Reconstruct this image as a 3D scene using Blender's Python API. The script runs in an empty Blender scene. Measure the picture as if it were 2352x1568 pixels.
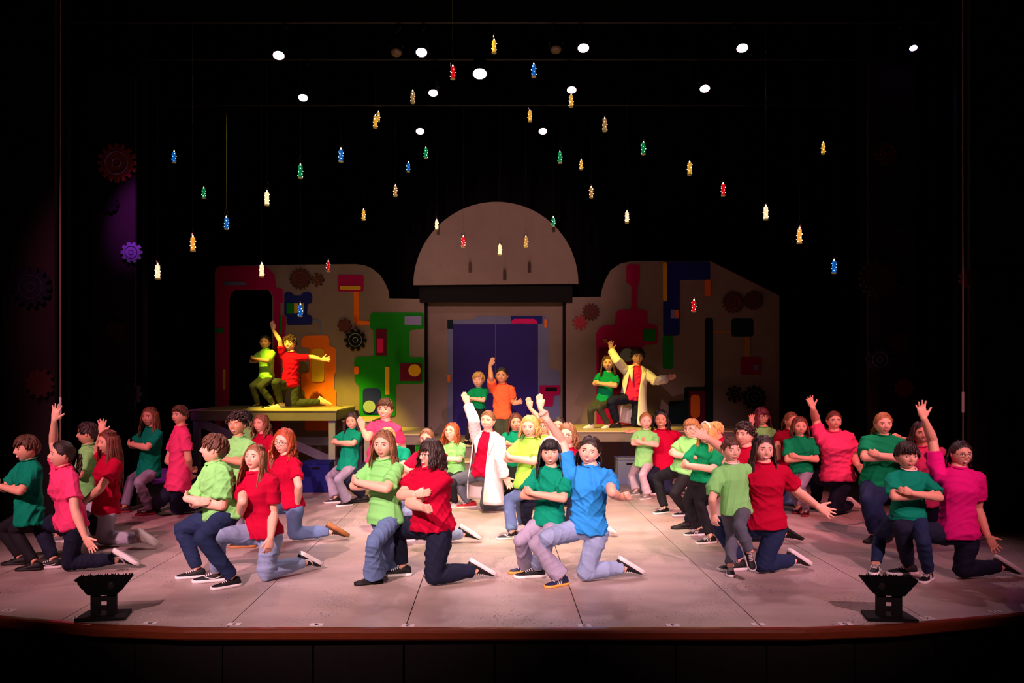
import bpy, bmesh, math, random
import numpy as np
from mathutils import Vector, Matrix

random.seed(7)
rng = np.random.default_rng(7)
SC = bpy.context.scene
COL = SC.collection

# ------------------------------------------------------------------ camera
F, CX, HZ, CH = 1900.0, 1136.0, 862.0, 1.72      # focal length (px), vanishing point, eye height over the stage
cam_d = bpy.data.cameras.new('camera')
cam = bpy.data.objects.new('camera', cam_d)
COL.objects.link(cam)
cam.location = (0, 0, CH)
cam.rotation_euler = (math.pi / 2, 0, 0)
cam_d.sensor_width = 36
cam_d.lens = F / 2352 * 36
cam_d.shift_x = (1176 - CX) / 2352
cam_d.shift_y = (HZ - 784) / 2352
cam_d.clip_end = 200
SC.camera = cam

# ------------------------------------------------------------------ world, lights, exposure
w = bpy.data.worlds.new('world')
SC.world = w
w.use_nodes = True
w.node_tree.nodes['Background'].inputs[0].default_value = (0.010, 0.006, 0.007, 1)
w.node_tree.nodes['Background'].inputs[1].default_value = 0.18
SC.view_settings.view_transform = 'Standard'
SC.view_settings.look = 'None'
SC.view_settings.gamma = 1
SC.view_settings.use_curve_mapping = False
SC.view_settings.exposure = 0.0


def spot(name, loc, tgt, power, color, angle, blend=0.6, radius=0.08):
    d = bpy.data.lights.new(name, 'SPOT')
    d.energy = power
    d.color = color
    d.spot_size = math.radians(angle)
    d.spot_blend = blend
    d.shadow_soft_size = radius
    o = bpy.data.objects.new(name, d)
    COL.objects.link(o)
    o.location = loc
    o.rotation_euler = (Vector(tgt) - Vector(loc)).to_track_quat('-Z', 'Y').to_euler()
    return o


# front-of-house spotlights (over the audience, behind the camera)
spot('house_spot', (-4.2, -2.0, 6.6), (-0.7, 8.6, 0.65), 7800, (1.0, 0.57, 0.60), 30, 0.85)
spot('house_spot', (4.2, -2.0, 6.6), (1.5, 8.6, 0.65), 4800, (1.0, 0.52, 0.59), 29, 0.85)
spot('house_spot', (-0.8, -3.0, 7.2), (0.1, 9.3, 0.5), 4200, (1.0, 0.66, 0.58), 24, 0.85)
# low-angle pink sides
spot('house_spot', (-5.6, 1.0, 5.2), (-3.3, 7.8, 0.9), 3000, (1.0, 0.44, 0.50), 30, 0.8)
spot('house_spot', (5.8, 1.0, 5.4), (3.2, 8.4, 0.9), 1500, (1.0, 0.34, 0.42), 30, 0.8)
spot('house_spot', (5.0, 5.4, 6.2), (3.1, 10.2, 0.9), 2000, (1.0, 0.26, 0.28), 36, 0.8)
spot('house_spot', (-5.0, 5.4, 6.2), (-3.3, 10.3, 0.9), 900, (1.0, 0.20, 0.34), 36, 0.8)
# amber overhead electrics for the upstage platforms (above the frame)
spot('overhead_spot', (-4.7, 9.8, 7.2), (-2.9, 13.6, 1.4), 6800, (1.0, 0.80, 0.06), 19, 0.5)
spot('overhead_spot', (-1.9, 7.6, 8.3), (-0.5, 12.3, 0.2), 2300, (1.0, 0.78, 0.10), 26, 0.8)
spot('overhead_spot', (-0.9, 9.4, 7.4), (1.85, 13.6, 1.1), 3800, (1.0, 0.78, 0.06), 16, 0.5)
spot('overhead_spot', (0.6, 7.0, 8.3), (0.3, 9.9, 0), 5200, (1.0, 0.78, 0.48), 38, 1.0)
# wash on the flats and dome
spot('overhead_spot', (-1.0, -9.0, 5.1), (0.1, 14.6, 3.8), 7800, (1.0, 0.57, 0.50), 12, 0.85)
spot('overhead_spot', (-3.2, 5.0, 6.8), (-2.2, 14.6, 1.9), 460, (1.0, 0.72, 0.52), 34, 0.8)
spot('overhead_spot', (3.2, 5.0, 6.8), (2.5, 14.6, 1.6), 60, (1.0, 0.52, 0.40), 34, 0.8)
# purple accent on the portal
spot('overhead_spot', (-3.9, 8.6, 6.4), (-4.7, 10.95, 3.8), 1300, (0.75, 0.08, 0.9), 15, 0.95)

# ------------------------------------------------------------------ helpers


def at(px, py, Y):
    return np.array([(px - CX) * Y / F, Y, CH - (py - HZ) * Y / F])


def floor_at(px, py, z=0.0):
    Y = F * (CH - z) / (py - HZ)
    return np.array([(px - CX) * Y / F, Y, z])


def s2l(c):
    return tuple(((v / 255) / 12.92 if v / 255 <= 0.04045 else ((v / 255 + 0.055) / 1.055) ** 2.4) for v in c)


_mats = {}


def mat(name, rgb, rough=0.6, spec=0.3, emit=0.0, noise=0.0, scale=20.0, bump=0.0, bscale=200.0, metal=0.0, trans=0.0, stretch=None):
    if name in _mats:
        return _mats[name]
    m = bpy.data.materials.new(name)
    m.use_nodes = True
    nt = m.node_tree
    b = nt.nodes['Principled BSDF']
    c = (*s2l(rgb), 1)
    b.inputs['Base Color'].default_value = c
    b.inputs['Roughness'].default_value = rough
    b.inputs['Specular IOR Level'].default_value = spec
    b.inputs['Metallic'].default_value = metal
    b.inputs['Transmission Weight'].default_value = trans
    if emit:
        b.inputs['Emission Color'].default_value = c
        b.inputs['Emission Strength'].default_value = emit
    if noise or bump:
        tc = nt.nodes.new('ShaderNodeTexCoord')
        src = tc.outputs['Object']
        if stretch:
            mp = nt.nodes.new('ShaderNodeMapping')
            mp.inputs['Scale'].default_value = stretch
            nt.links.new(src, mp.inputs['Vector'])
            src = mp.outputs['Vector']
    if noise:
        n = nt.nodes.new('ShaderNodeTexNoise')
        n.inputs['Scale'].default_value = scale
        n.inputs['Detail'].default_value = 4
        nt.links.new(src, n.inputs['Vector'])
        mx = nt.nodes.new('ShaderNodeMix')
        mx.data_type = 'RGBA'
        lo = tuple(v * (1 - noise) for v in c[:3]) + (1,)
        hi = tuple(min(1, v * (1 + noise)) for v in c[:3]) + (1,)
        mx.inputs['A'].default_value = lo
        mx.inputs['B'].default_value = hi
        nt.links.new(n.outputs['Fac'], mx.inputs['Factor'])
        nt.links.new(mx.outputs['Result'], b.inputs['Base Color'])
    if bump:
        n2 = nt.nodes.new('ShaderNodeTexNoise')
        n2.inputs['Scale'].default_value = bscale
        n2.inputs['Detail'].default_value = 3
        nt.links.new(src, n2.inputs['Vector'])
        bp = nt.nodes.new('ShaderNodeBump')
        bp.inputs['Strength'].default_value = bump
        bp.inputs['Distance'].default_value = 0.01
        nt.links.new(n2.outputs['Fac'], bp.inputs['Height'])
        nt.links.new(bp.outputs['Normal'], b.inputs['Normal'])
    _mats[name] = m
    return m


def tag(o, label=None, cat=None, group=None, kind=None):
    if label:
        o['label'] = label
    if cat:
        o['category'] = cat
    if group:
        o['group'] = group
    if kind:
        o['kind'] = kind
    return o


def link(name, me, mats=(), parent=None, loc=None, smooth=False):
    o = bpy.data.objects.new(name, me)
    COL.objects.link(o)
    if parent is not None:
        o.parent = parent
    if loc is not None:
        o.location = loc
    for m in (mats if isinstance(mats, (list, tuple)) else [mats]):
        if m is not None and len(me.materials) < len(mats if isinstance(mats, (list, tuple)) else [mats]):
            me.materials.append(m)
    if smooth:
        me.shade_smooth()
    return o


class MB:
    """collects vertices and faces of one mesh"""

    def __init__(self):
        self.v, self.f, self.mi, self.n = [], [], [], 0

    def add(self, verts, faces, mi=0):
        verts = np.asarray(verts, float).reshape(-1, 3)
        k = self.n
        self.v.append(verts)
        self.f += [tuple(i + k for i in f) for f in faces]
        self.mi += [mi] * len(faces)
        self.n += len(verts)
        return self

    def box(self, lo, hi, mi=0):
        x0, y0, z0 = lo
        x1, y1, z1 = hi
        v = [(x0, y0, z0), (x1, y0, z0), (x1, y1, z0), (x0, y1, z0), (x0, y0, z1), (x1, y0, z1), (x1, y1, z1), (x0, y1, z1)]
        return self.add(v, [(0, 3, 2, 1), (4, 5, 6, 7), (0, 1, 5, 4), (1, 2, 6, 5), (2, 3, 7, 6), (3, 0, 4, 7)], mi)

    def rings(self, R, mi=0, cap=True):
        """R: list of equal-length point rings"""
        n = len(R[0])
        V = np.vstack(R)
        fs = []
        for i in range(len(R) - 1):
            for j in range(n):
                a, b = i * n + j, i * n + (j + 1) % n
                fs.append((a, b, b + n, a + n))
        if cap:
            fs.append(tuple(range(n - 1, -1, -1)))
            fs.append(tuple(range((len(R) - 1) * n, len(R) * n)))
        return self.add(V, fs, mi)

    def tube(self, pts, rad, n=10, mi=0, ref=None, flat=1.0, cap=True):
        pts = np.asarray(pts, float)
        if np.isscalar(rad):
            rad = [rad] * len(pts)
        R = []
        prev = None
        for i in range(len(pts)):
            t = pts[min(i + 1, len(pts) - 1)] - pts[max(i - 1, 0)]
            t = t / (np.linalg.norm(t) + 1e-9)
            a = np.array(ref if ref is not None else ((0.3, -0.9, 0.2) if prev is None else prev), float)
            a = a - t * a.dot(t)
            if np.linalg.norm(a) < 1e-3:
                a = np.cross(t, (1, 0, 0.1))
            a /= np.linalg.norm(a)
            prev = a
            b = np.cross(t, a)
            th = np.linspace(0, 2 * np.pi, n, endpoint=False)
            R.append(pts[i] + rad[i] * (flat * np.outer(np.cos(th), a) + np.outer(np.sin(th), b)))
        return self.rings(R, mi, cap)

    def ell(self, c, ax, n=10, m=7, mi=0):
        """ellipsoid: ax = 3x3 rows of scaled axes"""
        ax = np.asarray(ax, float)
        V = [c + ax[2]]
        for i in range(1, m):
            t = math.pi * i / m
            for j in range(n):
                p = 2 * math.pi * j / n
                V.append(c + ax[0] * math.sin(t) * math.cos(p) + ax[1] * math.sin(t) * math.sin(p) + ax[2] * math.cos(t))
        V.append(c - ax[2])
        fs = [(0, 1 + j, 1 + (j + 1) % n) for j in range(n)]
        for i in range(m - 2):
            for j in range(n):
                a, b = 1 + i * n + j, 1 + i * n + (j + 1) % n
                fs.append((a, a + n, b + n, b))
        L = 1 + (m - 1) * n
        fs += [(L, L - n + (j + 1) % n, L - n + j) for j in range(n)]
        return self.add(V, fs, mi)

    def prism(self, poly, y0, y1, mi=0):
        """poly of (x, z) extruded along y"""
        n = len(poly)
        V = [(x, y0, z) for x, z in poly] + [(x, y1, z) for x, z in poly]
        fs = [tuple(range(n)), tuple(range(2 * n - 1, n - 1, -1))]
        fs += [(i, i + n, (i + 1) % n + n, (i + 1) % n) for i in range(n)]
        return self.add(V, fs, mi)

    def mesh(self, name, fix=True, shift=None):
        me = bpy.data.meshes.new(name)
        V = np.vstack(self.v)
        if shift is not None:
            V = V - shift
        me.from_pydata(V.tolist(), [], self.f)
        if any(self.mi):
            me.polygons.foreach_set('material_index', self.mi)
        if fix:
            bm = bmesh.new()
            bm.from_mesh(me)
            bmesh.ops.recalc_face_normals(bm, faces=bm.faces)
            bm.to_mesh(me)
            bm.free()
        me.update()
        return me


def rnd_poly(poly, r, n=5):
    """round the corners of a polygon"""
    out = []
    N = len(poly)
    for i in range(N):
        p0, p1, p2 = (np.array(poly[(i + k) % N], float) for k in (-1, 0, 1))
        a, b = p0 - p1, p2 - p1
        la, lb = np.linalg.norm(a), np.linalg.norm(b)
        rr = min(r, la * 0.48, lb * 0.48)
        if rr < 1e-4:
            out.append(tuple(p1))
            continue
        s, e = p1 + a / la * rr, p1 + b / lb * rr
        for k in range(n + 1):
            t = k / n
            out.append(tuple((1 - t) ** 2 * s + 2 * t * (1 - t) * p1 + t * t * e))
    return out


def rect(x0, y0, x1, y1):
    return [(x0, y0), (x1, y0), (x1, y1), (x0, y1)]


def circ(cx, cy, r, n=28):
    return [(cx + r * math.cos(2 * math.pi * i / n), cy + r * math.sin(2 * math.pi * i / n)) for i in range(n)]
# ------------------------------------------------------------------ the stage: floor, apron, masking
def floor_material():
    m = bpy.data.materials.new('painted_stage_floor')
    m.use_nodes = True
    nt = m.node_tree
    N, L = nt.nodes, nt.links
    b = N['Principled BSDF']
    b.inputs['Roughness'].default_value = 0.42
    b.inputs['Specular IOR Level'].default_value = 0.35
    geo = N.new('ShaderNodeNewGeometry')

    def noise(sc, det, stretch=None):
        n = N.new('ShaderNodeTexNoise')
        n.inputs['Scale'].default_value = sc
        n.inputs['Detail'].default_value = det
        if stretch:
            mp = N.new('ShaderNodeMapping')
            mp.inputs['Scale'].default_value = stretch
            L.new(geo.outputs['Position'], mp.inputs['Vector'])
            L.new(mp.outputs['Vector'], n.inputs['Vector'])
        else:
            L.new(geo.outputs['Position'], n.inputs['Vector'])
        return n.outputs['Fac']

    def ramp(src, p0, p1):
        r = N.new('ShaderNodeMapRange')
        r.inputs['From Min'].default_value = p0
        r.inputs['From Max'].default_value = p1
        L.new(src, r.inputs['Value'])
        return r.outputs['Result']

    def mix(fac, a, bb):
        x = N.new('ShaderNodeMix')
        x.data_type = 'RGBA'
        for sock, val in (('A', a), ('B', bb)):
            if isinstance(val, tuple):
                x.inputs[sock].default_value = val
            else:
                L.new(val, x.inputs[sock])
        L.new(fac, x.inputs['Factor'])
        return x.outputs['Result']

    def mul(a, bb):
        x = N.new('ShaderNodeMath')
        x.operation = 'MULTIPLY'
        L.new(a, x.inputs[0])
        L.new(bb, x.inputs[1])
        return x.outputs[0]
    base = mix(ramp(noise(1.3, 5, (1, 2.2, 1)), 0.3, 0.7), (*s2l((158, 142, 138)), 1), (*s2l((184, 166, 160)), 1))
    # flecks of old scenery paint, gathered in patches
    for sc, patch, lo, colr in ((55, 0.9, 0.66, (196, 170, 70)), (48, 1.15, 0.67, (40, 34, 40)), (60, 1.4, 0.67, (60, 70, 130)),
                                (52, 1.7, 0.68, (70, 130, 100)), (64, 1.25, 0.69, (225, 215, 205)), (58, 1.05, 0.70, (150, 50, 60))):
        off = N.new('ShaderNodeMapping')
        off.inputs['Location'].default_value = (sc * 0.37, sc * 0.11, 0)
        L.new(geo.outputs['Position'], off.inputs['Vector'])
        fl = N.new('ShaderNodeTexNoise')
        fl.inputs['Scale'].default_value = sc
        fl.inputs['Detail'].default_value = 1
        L.new(off.outputs['Vector'], fl.inputs['Vector'])
        pt = N.new('ShaderNodeTexNoise')
        pt.inputs['Scale'].default_value = patch
        pt.inputs['Detail'].default_value = 1
        L.new(off.outputs['Vector'], pt.inputs['Vector'])
        base = mix(mul(ramp(fl.outputs['Fac'], lo - 0.02, lo), ramp(pt.outputs['Fac'], 0.58, 0.66)), base, (*s2l(colr), 1))
    # faint coloured scuffs
    base = mix(mul(ramp(noise(3.0, 3, (1, 3, 1)), 0.62, 0.8), ramp(noise(0.8, 1), 0.4, 0.6)), base, (*s2l((170, 150, 165)), 1))
    L.new(base, b.inputs['Base Color'])
    bp = N.new('ShaderNodeBump')
    bp.inputs['Strength'].default_value = 0.12
    bp.inputs['Distance'].default_value = 0.01
    L.new(noise(60, 4), bp.inputs['Height'])
    L.new(bp.outputs['Normal'], b.inputs['Normal'])
    return m


FLOOR = floor_material()
BLACK = mat('black_masking', (9, 9, 10), 0.9, 0.1, noise=0.3, scale=3)
DRAPE = mat('black_drape', (11, 9, 10), 0.95, 0.05, bump=0.3, bscale=30)


def edge_y(x):
    return float(np.interp(abs(x), [0, 2.1, 2.75, 3.7, 9], [5.63, 5.65, 5.72, 5.97, 7.5]))


FT = 0.3048
fl = tag(link('floor', MB().box((-9, 7.9, -0.06), (9, 16.5, -0.006)).add(
    [(x, edge_y(x) + 0.01, z) for z in (-0.06, -0.006) for x in (-9, -3.7, -2.75, -2.1, 2.1, 2.75, 3.7, 9)] + [(x, 7.95, z) for z in (-0.06, -0.006) for x in (-9, -3.7, -2.75, -2.1, 2.1, 2.75, 3.7, 9)],
    [tuple(range(8, 16)) + tuple(range(31, 23, -1)), tuple(range(7, -1, -1)) + tuple(range(16, 24))] +
    [(i, i + 1, i + 9, i + 8) for i in range(7)]).mesh('floor'), [BLACK]), kind='structure')
yrows = [None] + [8.05 + i * 8 * FT for i in range(4)]
for r in range(4):
    k = -22
    while k < 22:
        x0, x1 = (k * FT) + 0.0035, ((k + 4) * FT) - 0.0035
        y1 = yrows[r + 1] - 0.0035
        m = MB()
        if r == 0:
            xs = [x0] + [x for x in (-3.7, -2.75, -2.1, 2.1, 2.75, 3.7) if x0 + .01 < x < x1 - .01] + [x1]
            poly = [(x, edge_y(x)) for x in xs] + [(x1, y1), (x0, y1)]
        else:
            poly = [(x0, yrows[r] + 0.0035), (x1, yrows[r] + 0.0035), (x1, y1), (x0, y1)]
        n = len(poly)
        m.add([(x, y, -0.012) for x, y in poly] + [(x, y, 0) for x, y in poly],
              [tuple(range(n - 1, -1, -1)), tuple(range(n, 2 * n))] + [(i, (i + 1) % n, (i + 1) % n + n, i + n) for i in range(n)])
        link('floor_panel', m.mesh('floor_panel'), [FLOOR], fl)
        k += 4

# wooden nosing along the front of the stage
WOOD = mat('varnished_oak', (112, 50, 28), 0.22, 0.6, noise=0.45, scale=9, stretch=(1.2, 14, 22))
prof = [(0.0, 0.004), (-0.035, 0.004), (-0.052, -0.004), (-0.058, -0.02), (-0.058, -0.062), (-0.05, -0.072), (0.0, -0.072)]
xs = [-9, -3.7, -2.75, -2.1, 2.1, 2.75, 3.7, 9]
m = MB()
m.rings([np.array([(x, edge_y(x) + p - 0.002, z) for p, z in prof]) for x in xs])
tag(link('trim_1', m.mesh('trim_1'), [WOOD]), kind='structure')
PANELW = mat('dark_apron_panelling', (15, 9, 8), 0.6, 0.25, noise=0.4, scale=4, stretch=(6, 1, 1))
m = MB()
m.rings([np.array([(x, edge_y(x) + 0.03, -0.07), (x, edge_y(x) + 0.03, -1.3), (x, edge_y(x) + 0.2, -1.3), (x, edge_y(x) + 0.2, -0.07)]) for x in xs])
wf = tag(link('wall_front', m.mesh('wall_front'), [PANELW]), kind='structure')
for i in range(-11, 11):
    x0, x1 = i * 0.62 + 0.008, (i + 1) * 0.62 - 0.008
    m = MB()
    m.rings([np.array([(x, edge_y(x) + 0.018, -0.085), (x, edge_y(x) + 0.018, -1.28), (x, edge_y(x) + 0.04, -1.28), (x, edge_y(x) + 0.04, -0.085)]) for x in (x0, (x0 + x1) / 2, x1)])
    link('panel', m.mesh('apron_panel'), [PANELW], wf)

# black box: back drape, side walls, ceiling grid
m = MB()
xx = np.linspace(-9, 9, 220)
m.rings([np.array([(x, 16.2 + 0.09 * math.sin(x * 9) + 0.04 * math.sin(x * 23 + 1), z) for z in (0.0, 8.6)] +
                  [(x, 16.45, z) for z in (8.6, 0.0)]) for x in xx])
tag(link('wall_back', m.mesh('wall_back'), [DRAPE], smooth=False), kind='structure')
for sd, nm in ((-1, 'wall_left'), (1, 'wall_right')):
    tag(link(nm, MB().box((min(sd * 8.6, sd * 9), 5.6, 0), (max(sd * 8.6, sd * 9), 16.4, 8.6)).mesh(nm), [BLACK]), kind='structure')
tag(link('ceiling', MB().box((-9, 5.8, 8.6), (9, 16.4, 8.8)).mesh('ceiling'), [BLACK]), kind='structure')


# black leg curtains between the portals
def leg_curtain(px0, px1, Y, label):
    x0, x1 = (px0 - CX) * Y / F, (px1 - CX) * Y / F
    xx = np.linspace(x0, x1, 40)
    m = MB()
    m.rings([np.array([(x, Y + 0.05 * math.sin(x * 21), z) for z in (0.01, 8.58)] + [(x, Y + 0.14, z) for z in (8.58, 0.01)]) for x in xx])
    tag(link('leg_curtain', m.mesh('leg_curtain'), [DRAPE]), label, 'curtain')


leg_curtain(60, 330, 12.2, 'black masking curtain hanging behind the purple-lit portal flat')
leg_curtain(1985, 2330, 12.2, 'black masking curtain hanging behind the dim portal flat with large gear')
leg_curtain(-230, 150, 9.7, 'black masking curtain behind the outermost portal flat with dark blue gear')
leg_curtain(2205, 2560, 9.7, 'black masking curtain behind the outermost portal flat with pale edge pole')

# ------------------------------------------------------------------ painted scenery
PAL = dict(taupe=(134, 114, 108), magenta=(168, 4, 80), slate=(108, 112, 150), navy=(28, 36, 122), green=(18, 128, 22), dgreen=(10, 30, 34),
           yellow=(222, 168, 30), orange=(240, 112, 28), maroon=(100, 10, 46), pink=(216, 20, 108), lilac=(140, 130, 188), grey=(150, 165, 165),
           purple=(48, 36, 116), black=(14, 12, 16), brown=(82, 46, 44), rust=(150, 58, 62), gold=(172, 118, 60), white=(235, 225, 225), deepred=(140, 4, 52), shaded_navy=(14, 16, 34), shaded_rust=(54, 24, 24), shaded_gold=(48, 36, 22), shaded_slate=(44, 44, 58))  # dark navy, rust, gold, slate copies: the portals' dimness painted into the gears
PAINT = {k: mat('scenic_paint_' + k, v, 0.75, 0.15, noise=0.12, scale=5) for k, v in PAL.items()}
ZM = dict(A=(0, 880, 420 / 1372), B=(360, 880, 460 / 1443), C=(730, 880, 450 / 1411), D=(1130, 880, 370 / 1160), E=(1420, 880, 540 / 1764),
          Fz=(1780, 880, 572 / 1869), G=(480, 580, 500 / 1960), H=(900, 440, 480 / 1344), I=(1280, 580, 540 / 1924), P=(0, 0, 1))


def zp(z, x, y):
    o = ZM[z]
    return o[0] + x * o[2], o[1] + y * o[2]


def plate(parent, z, poly, Y, thick, color, name='painted_panel', r=0.0, lift=0.0):
    """a board cut to an outline, front face at depth Y - thick - lift"""
    P = []
    for x, y in poly:
        q = at(*zp(z, x, y), Y)
        P.append((q[0], q[2]))
    if r:
        P = rnd_poly(P, r)
    o = link(name, MB().prism(P, Y - thick - lift, Y - lift).mesh(name), [PAINT[color]], parent)
    return o


def gear(parent, z, cx, cy, r, Y, color, line=None, teeth=12, depth=0.22, lift=0.0, thick=0.03, rot=0.0):
    c = at(*zp(z, cx, cy), Y)
    R = r * ZM[z][2] * Y / F
    P = []
    for i in range(teeth):
        for f, rr in ((-0.30, 1 - depth), (-0.22, 1), (0.22, 1), (0.30, 1 - depth)):
            a = 2 * math.pi * (i + f) / teeth + rot
            P.append((c[0] + R * rr * math.cos(a), c[2] + R * rr * math.sin(a)))
    m = MB().prism(P, Y - thick - lift, Y - lift)
    o = link('gear', m.mesh('gear'), [PAINT[color]], parent)
    if line:
        m = MB()
        for rr in (0.58, 0.22):
            pts = [(c[0] + R * rr * math.cos(t), Y - thick - lift - 0.002, c[2] + R * rr * math.sin(t)) for t in np.linspace(0, 2 * math.pi, 29)]
            m.tube(pts, R * 0.028, 5, ref=(0, 1, 0))
        link('gear_ring', m.mesh('gear_ring'), [PAINT[line]], o)
    return o


def flat(name, label, z, poly, Y, thick=0.08, color='taupe', r=0.0, cat='stage flat'):
    pts = [at(*zp(z, x, y), Y) for x, y in poly]
    cx = sum(p[0] for p in pts) / len(pts)
    o = bpy.data.objects.new(name, None)
    COL.objects.link(o)
    o.empty_display_size = 0.2
    tag(o, label, cat)
    plate(o, z, poly, Y, thick, color, 'board', r)
    return o


YF = 14.9
bG, bI = (1082 - 580) / ZM['G'][2], (1082 - 580) / ZM['I'][2]
arcG = [(110, 122), (1330, 108), (1410, 120), (1480, 150), (1545, 205), (1595, 285), (1622, 350), (1628, 415), (1930, 420), (1943, 435)]
lf = flat('factory_flat', 'left painted factory flat with magenta doorway, green shape and orange panel', 'G',
          [(70, bG), (65, 180), (80, 140)] + arcG + [(1943, bG), (580, bG), (580, 410), (565, 360), (530, 335), (240, 335), (200, 370), (185, 420), (185, bG)], YF)
T = 0.08


def pl(z, par, poly, color, r=0.03, lift=0.0, th=0.018):
    return plate(par, z, poly, YF - T + 0.002, th, color, 'painted_panel', r, lift)


pl('G', lf, [(72, bG - 4), (67, 182), (84, 145), (112, 125), (510, 122), (592, 195), (605, 310), (665, 330), (668, 450), (645, 455), (645, 560), (692, 570), (690, 760), (652, 900), (652, bG - 4), (582, bG - 4),
              (582, 408), (566, 358), (530, 333), (240, 333), (198, 368), (183, 420), (183, bG - 4)], 'magenta', 0)
L1 = 0.018
pl('G', lf, rect(130, 262, 335, 295), 'slate', 0.12, L1)
pl('G', lf, rect(68, 680, 130, 725), 'green', 0.03, L1)
pl('G', lf, rect(130, 1050, 152, 1230), 'yellow', 0.03, L1)
pl('G', lf, rect(640, 565, 660, 740), 'green', 0.02, L1)
pl('G', lf, rect(1160, 200, 1393, 350), 'magenta', 0.05)
pl('G', lf, rect(1180, 300, 1370, 335), 'yellow', 0.06, L1)
pl('G', lf, [(1305, 352), (1350, 352), (1352, 612), (1450, 617), (1450, 650), (1330, 650), (1307, 625)], 'orange', 0.02)
pl('G', lf, [(680, 370), (700, 352), (745, 355), (770, 388), (830, 388), (850, 355), (910, 352), (932, 380), (930, 455), (888, 458), (885, 560), (930, 565), (932, 648), (705, 650), (700, 570), (680, 560)], 'navy', 0.04)
pl('G', lf, rect(703, 455, 770, 548), 'green', 0.0, L1)
pl('G', lf, rect(771, 458, 808, 545), 'yellow', 0.0, L1)
pl('G', lf, rect(838, 458, 856, 545), 'yellow', 0.0, L1)
pl('G', lf, [(932, 600), (990, 600), (1012, 625), (1012, 740), (990, 740), (988, 622), (932, 622)], 'slate', 0.02)
pl('G', lf, [(830, 790), (860, 748), (1070, 745), (1083, 780), (1085, 845), (1130, 850), (1145, 880), (1143, 1070), (1130, 1100), (1128, 1235), (1148, 1245), (1148, 1600), (865, 1600), (865, 1250), (832, 1230), (832, 1085), (910, 1075), (908, 855), (832, 850)], 'orange', 0.04)
pl('G', lf, rect(928, 865, 1040, 1165), 'yellow', 0.06, L1)
pl('G', lf, [(1452, 560), (1475, 540), (1935, 540), (1938, 685), (1820, 695), (1803, 715), (1803, 930), (1820, 940), (1935, 940), (1940, 1165), (1920, 1178), (1700, 1180), (1680, 1200), (1678, 1475), (1370, 1475), (1355, 1450), (1355, 1200), (1312, 1160), (1310, 960), (1330, 938), (1470, 935), (1485, 915), (1480, 700), (1452, 680)], 'green', 0.05)
pl('G', lf, rect(1763, 573, 1915, 650), 'lilac', 0.02, L1)
pl('G', lf, rect(1507, 688, 1600, 927), 'maroon', 0.02, L1)
pl('G', lf, rect(1517, 772, 1570, 900), 'pink', 0.0, 2 * L1)
pl('G', lf, rect(1308, 1023, 1350, 1095), 'orange', 0.04, L1)
pl('G', lf, rect(1588, 1027, 1627, 1277), 'yellow', 0.0, L1)
pl('G', lf, rect(1723, 997, 1917, 1155), 'maroon', 0.02, L1)
pl('G', lf, circ(1853, 1060, 55), 'yellow', 0, 2 * L1)
pl('G', lf, rect(1387, 1220, 1545, 1450), 'navy', 0.08, L1)
pl('G', lf, circ(1447, 1385, 55), 'grey', 0, 2 * L1)
YG = YF - T
gear(lf, 'G', 825, 235, 97, YG, 'brown', 'rust', 16, 0.16, 0.01)
gear(lf, 'G', 980, 245, 62, YG, 'brown', 'gold', 7, 0.35, 0.01)
gear(lf, 'G', 1225, 657, 66, YG, 'brown', 'rust', 8, 0.22, 0.01)
gear(lf, 'G', 1322, 787, 100, YG, 'black', 'grey', 10, 0.24, 0.03)

rf = flat('factory_flat', 'right painted factory flat with sloping top, magenta bottle shape and navy bars', 'I',
          [(68, bI), (68, 385), (80, 370), (352, 365), (360, 310), (385, 235), (430, 150), (510, 95), (600, 75), (1245, 75), (1805, 355), (1805, bI)], YF)
pl('I', rf, [(565, 97), (672, 97), (672, 250), (655, 268), (655, 470), (725, 470), (737, 490), (737, 580), (805, 592), (822, 620), (822, 745), (700, 755), (690, 800), (690, 1430), (320, 1430), (318, 660), (340, 620), (380, 597), (472, 590), (478, 490), (500, 470), (608, 470), (608, 268), (565, 250)], 'magenta', 0.05)
pl('I', rf, rect(335, 775, 690, 1120), 'maroon', 0.03, L1)
pl('I', rf, circ(568, 838, 55), 'grey', 0, 2 * L1)
pl('I', rf, rect(705, 623, 803, 725), 'green', 0, L1)
pl('I', rf, rect(375, 708, 405, 738), 'gold', 0, L1)
pl('I', rf, [(866, 77), (1248, 77), (1248, 220), (1000, 224), (1000, 670), (980, 680), (866, 678)], 'navy', 0.03)
pl('I', rf, rect(862, 80, 897, 398), 'yellow', 0.04, L1)
pl('I', rf, rect(928, 468, 990, 540), 'lilac', 0, L1)
pl('I', rf, [(990, 470), (975, 472), (963, 490), (963, 515), (975, 533), (990, 535)], 'orange', 0.0, 2 * L1)
pl('I', rf, rect(1203, 222, 1250, 358), 'orange', 0.04, L1)
pl('I', rf, rect(862, 680, 945, 950), 'green', 0.05)
pl('I', rf, [(1040, 1098), (1207, 1098), (1207, 550), (1222, 533), (1260, 533), (1273, 550), (1273, 1420), (910, 1420), (910, 1230), (925, 1213), (1040, 1210)], 'dgreen', 0.04)
pl('I', rf, rect(1273, 637, 1422, 655), 'gold', 0)
pl('I', rf, rect(1425, 540, 1603, 687), 'dgreen', 0.05)
pl('I', rf, rect(1533, 687, 1575, 852), 'gold', 0.0)
pl('I', rf, rect(1498, 853, 1668, 998), 'deepred', 0.03)
pl('I', rf, rect(1603, 920, 1643, 960), 'slate', 0, L1)
pl('I', rf, rect(1075, 1130, 1205, 1415), 'maroon', 0.0, L1)
pl('I', rf, rect(1087, 1160, 1163, 1350), 'orange', 0.1, 2 * L1)
gear(rf, 'I', 275, 487, 72, YG, 'brown', 'rust', 14, 0.18, 0.01)
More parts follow.
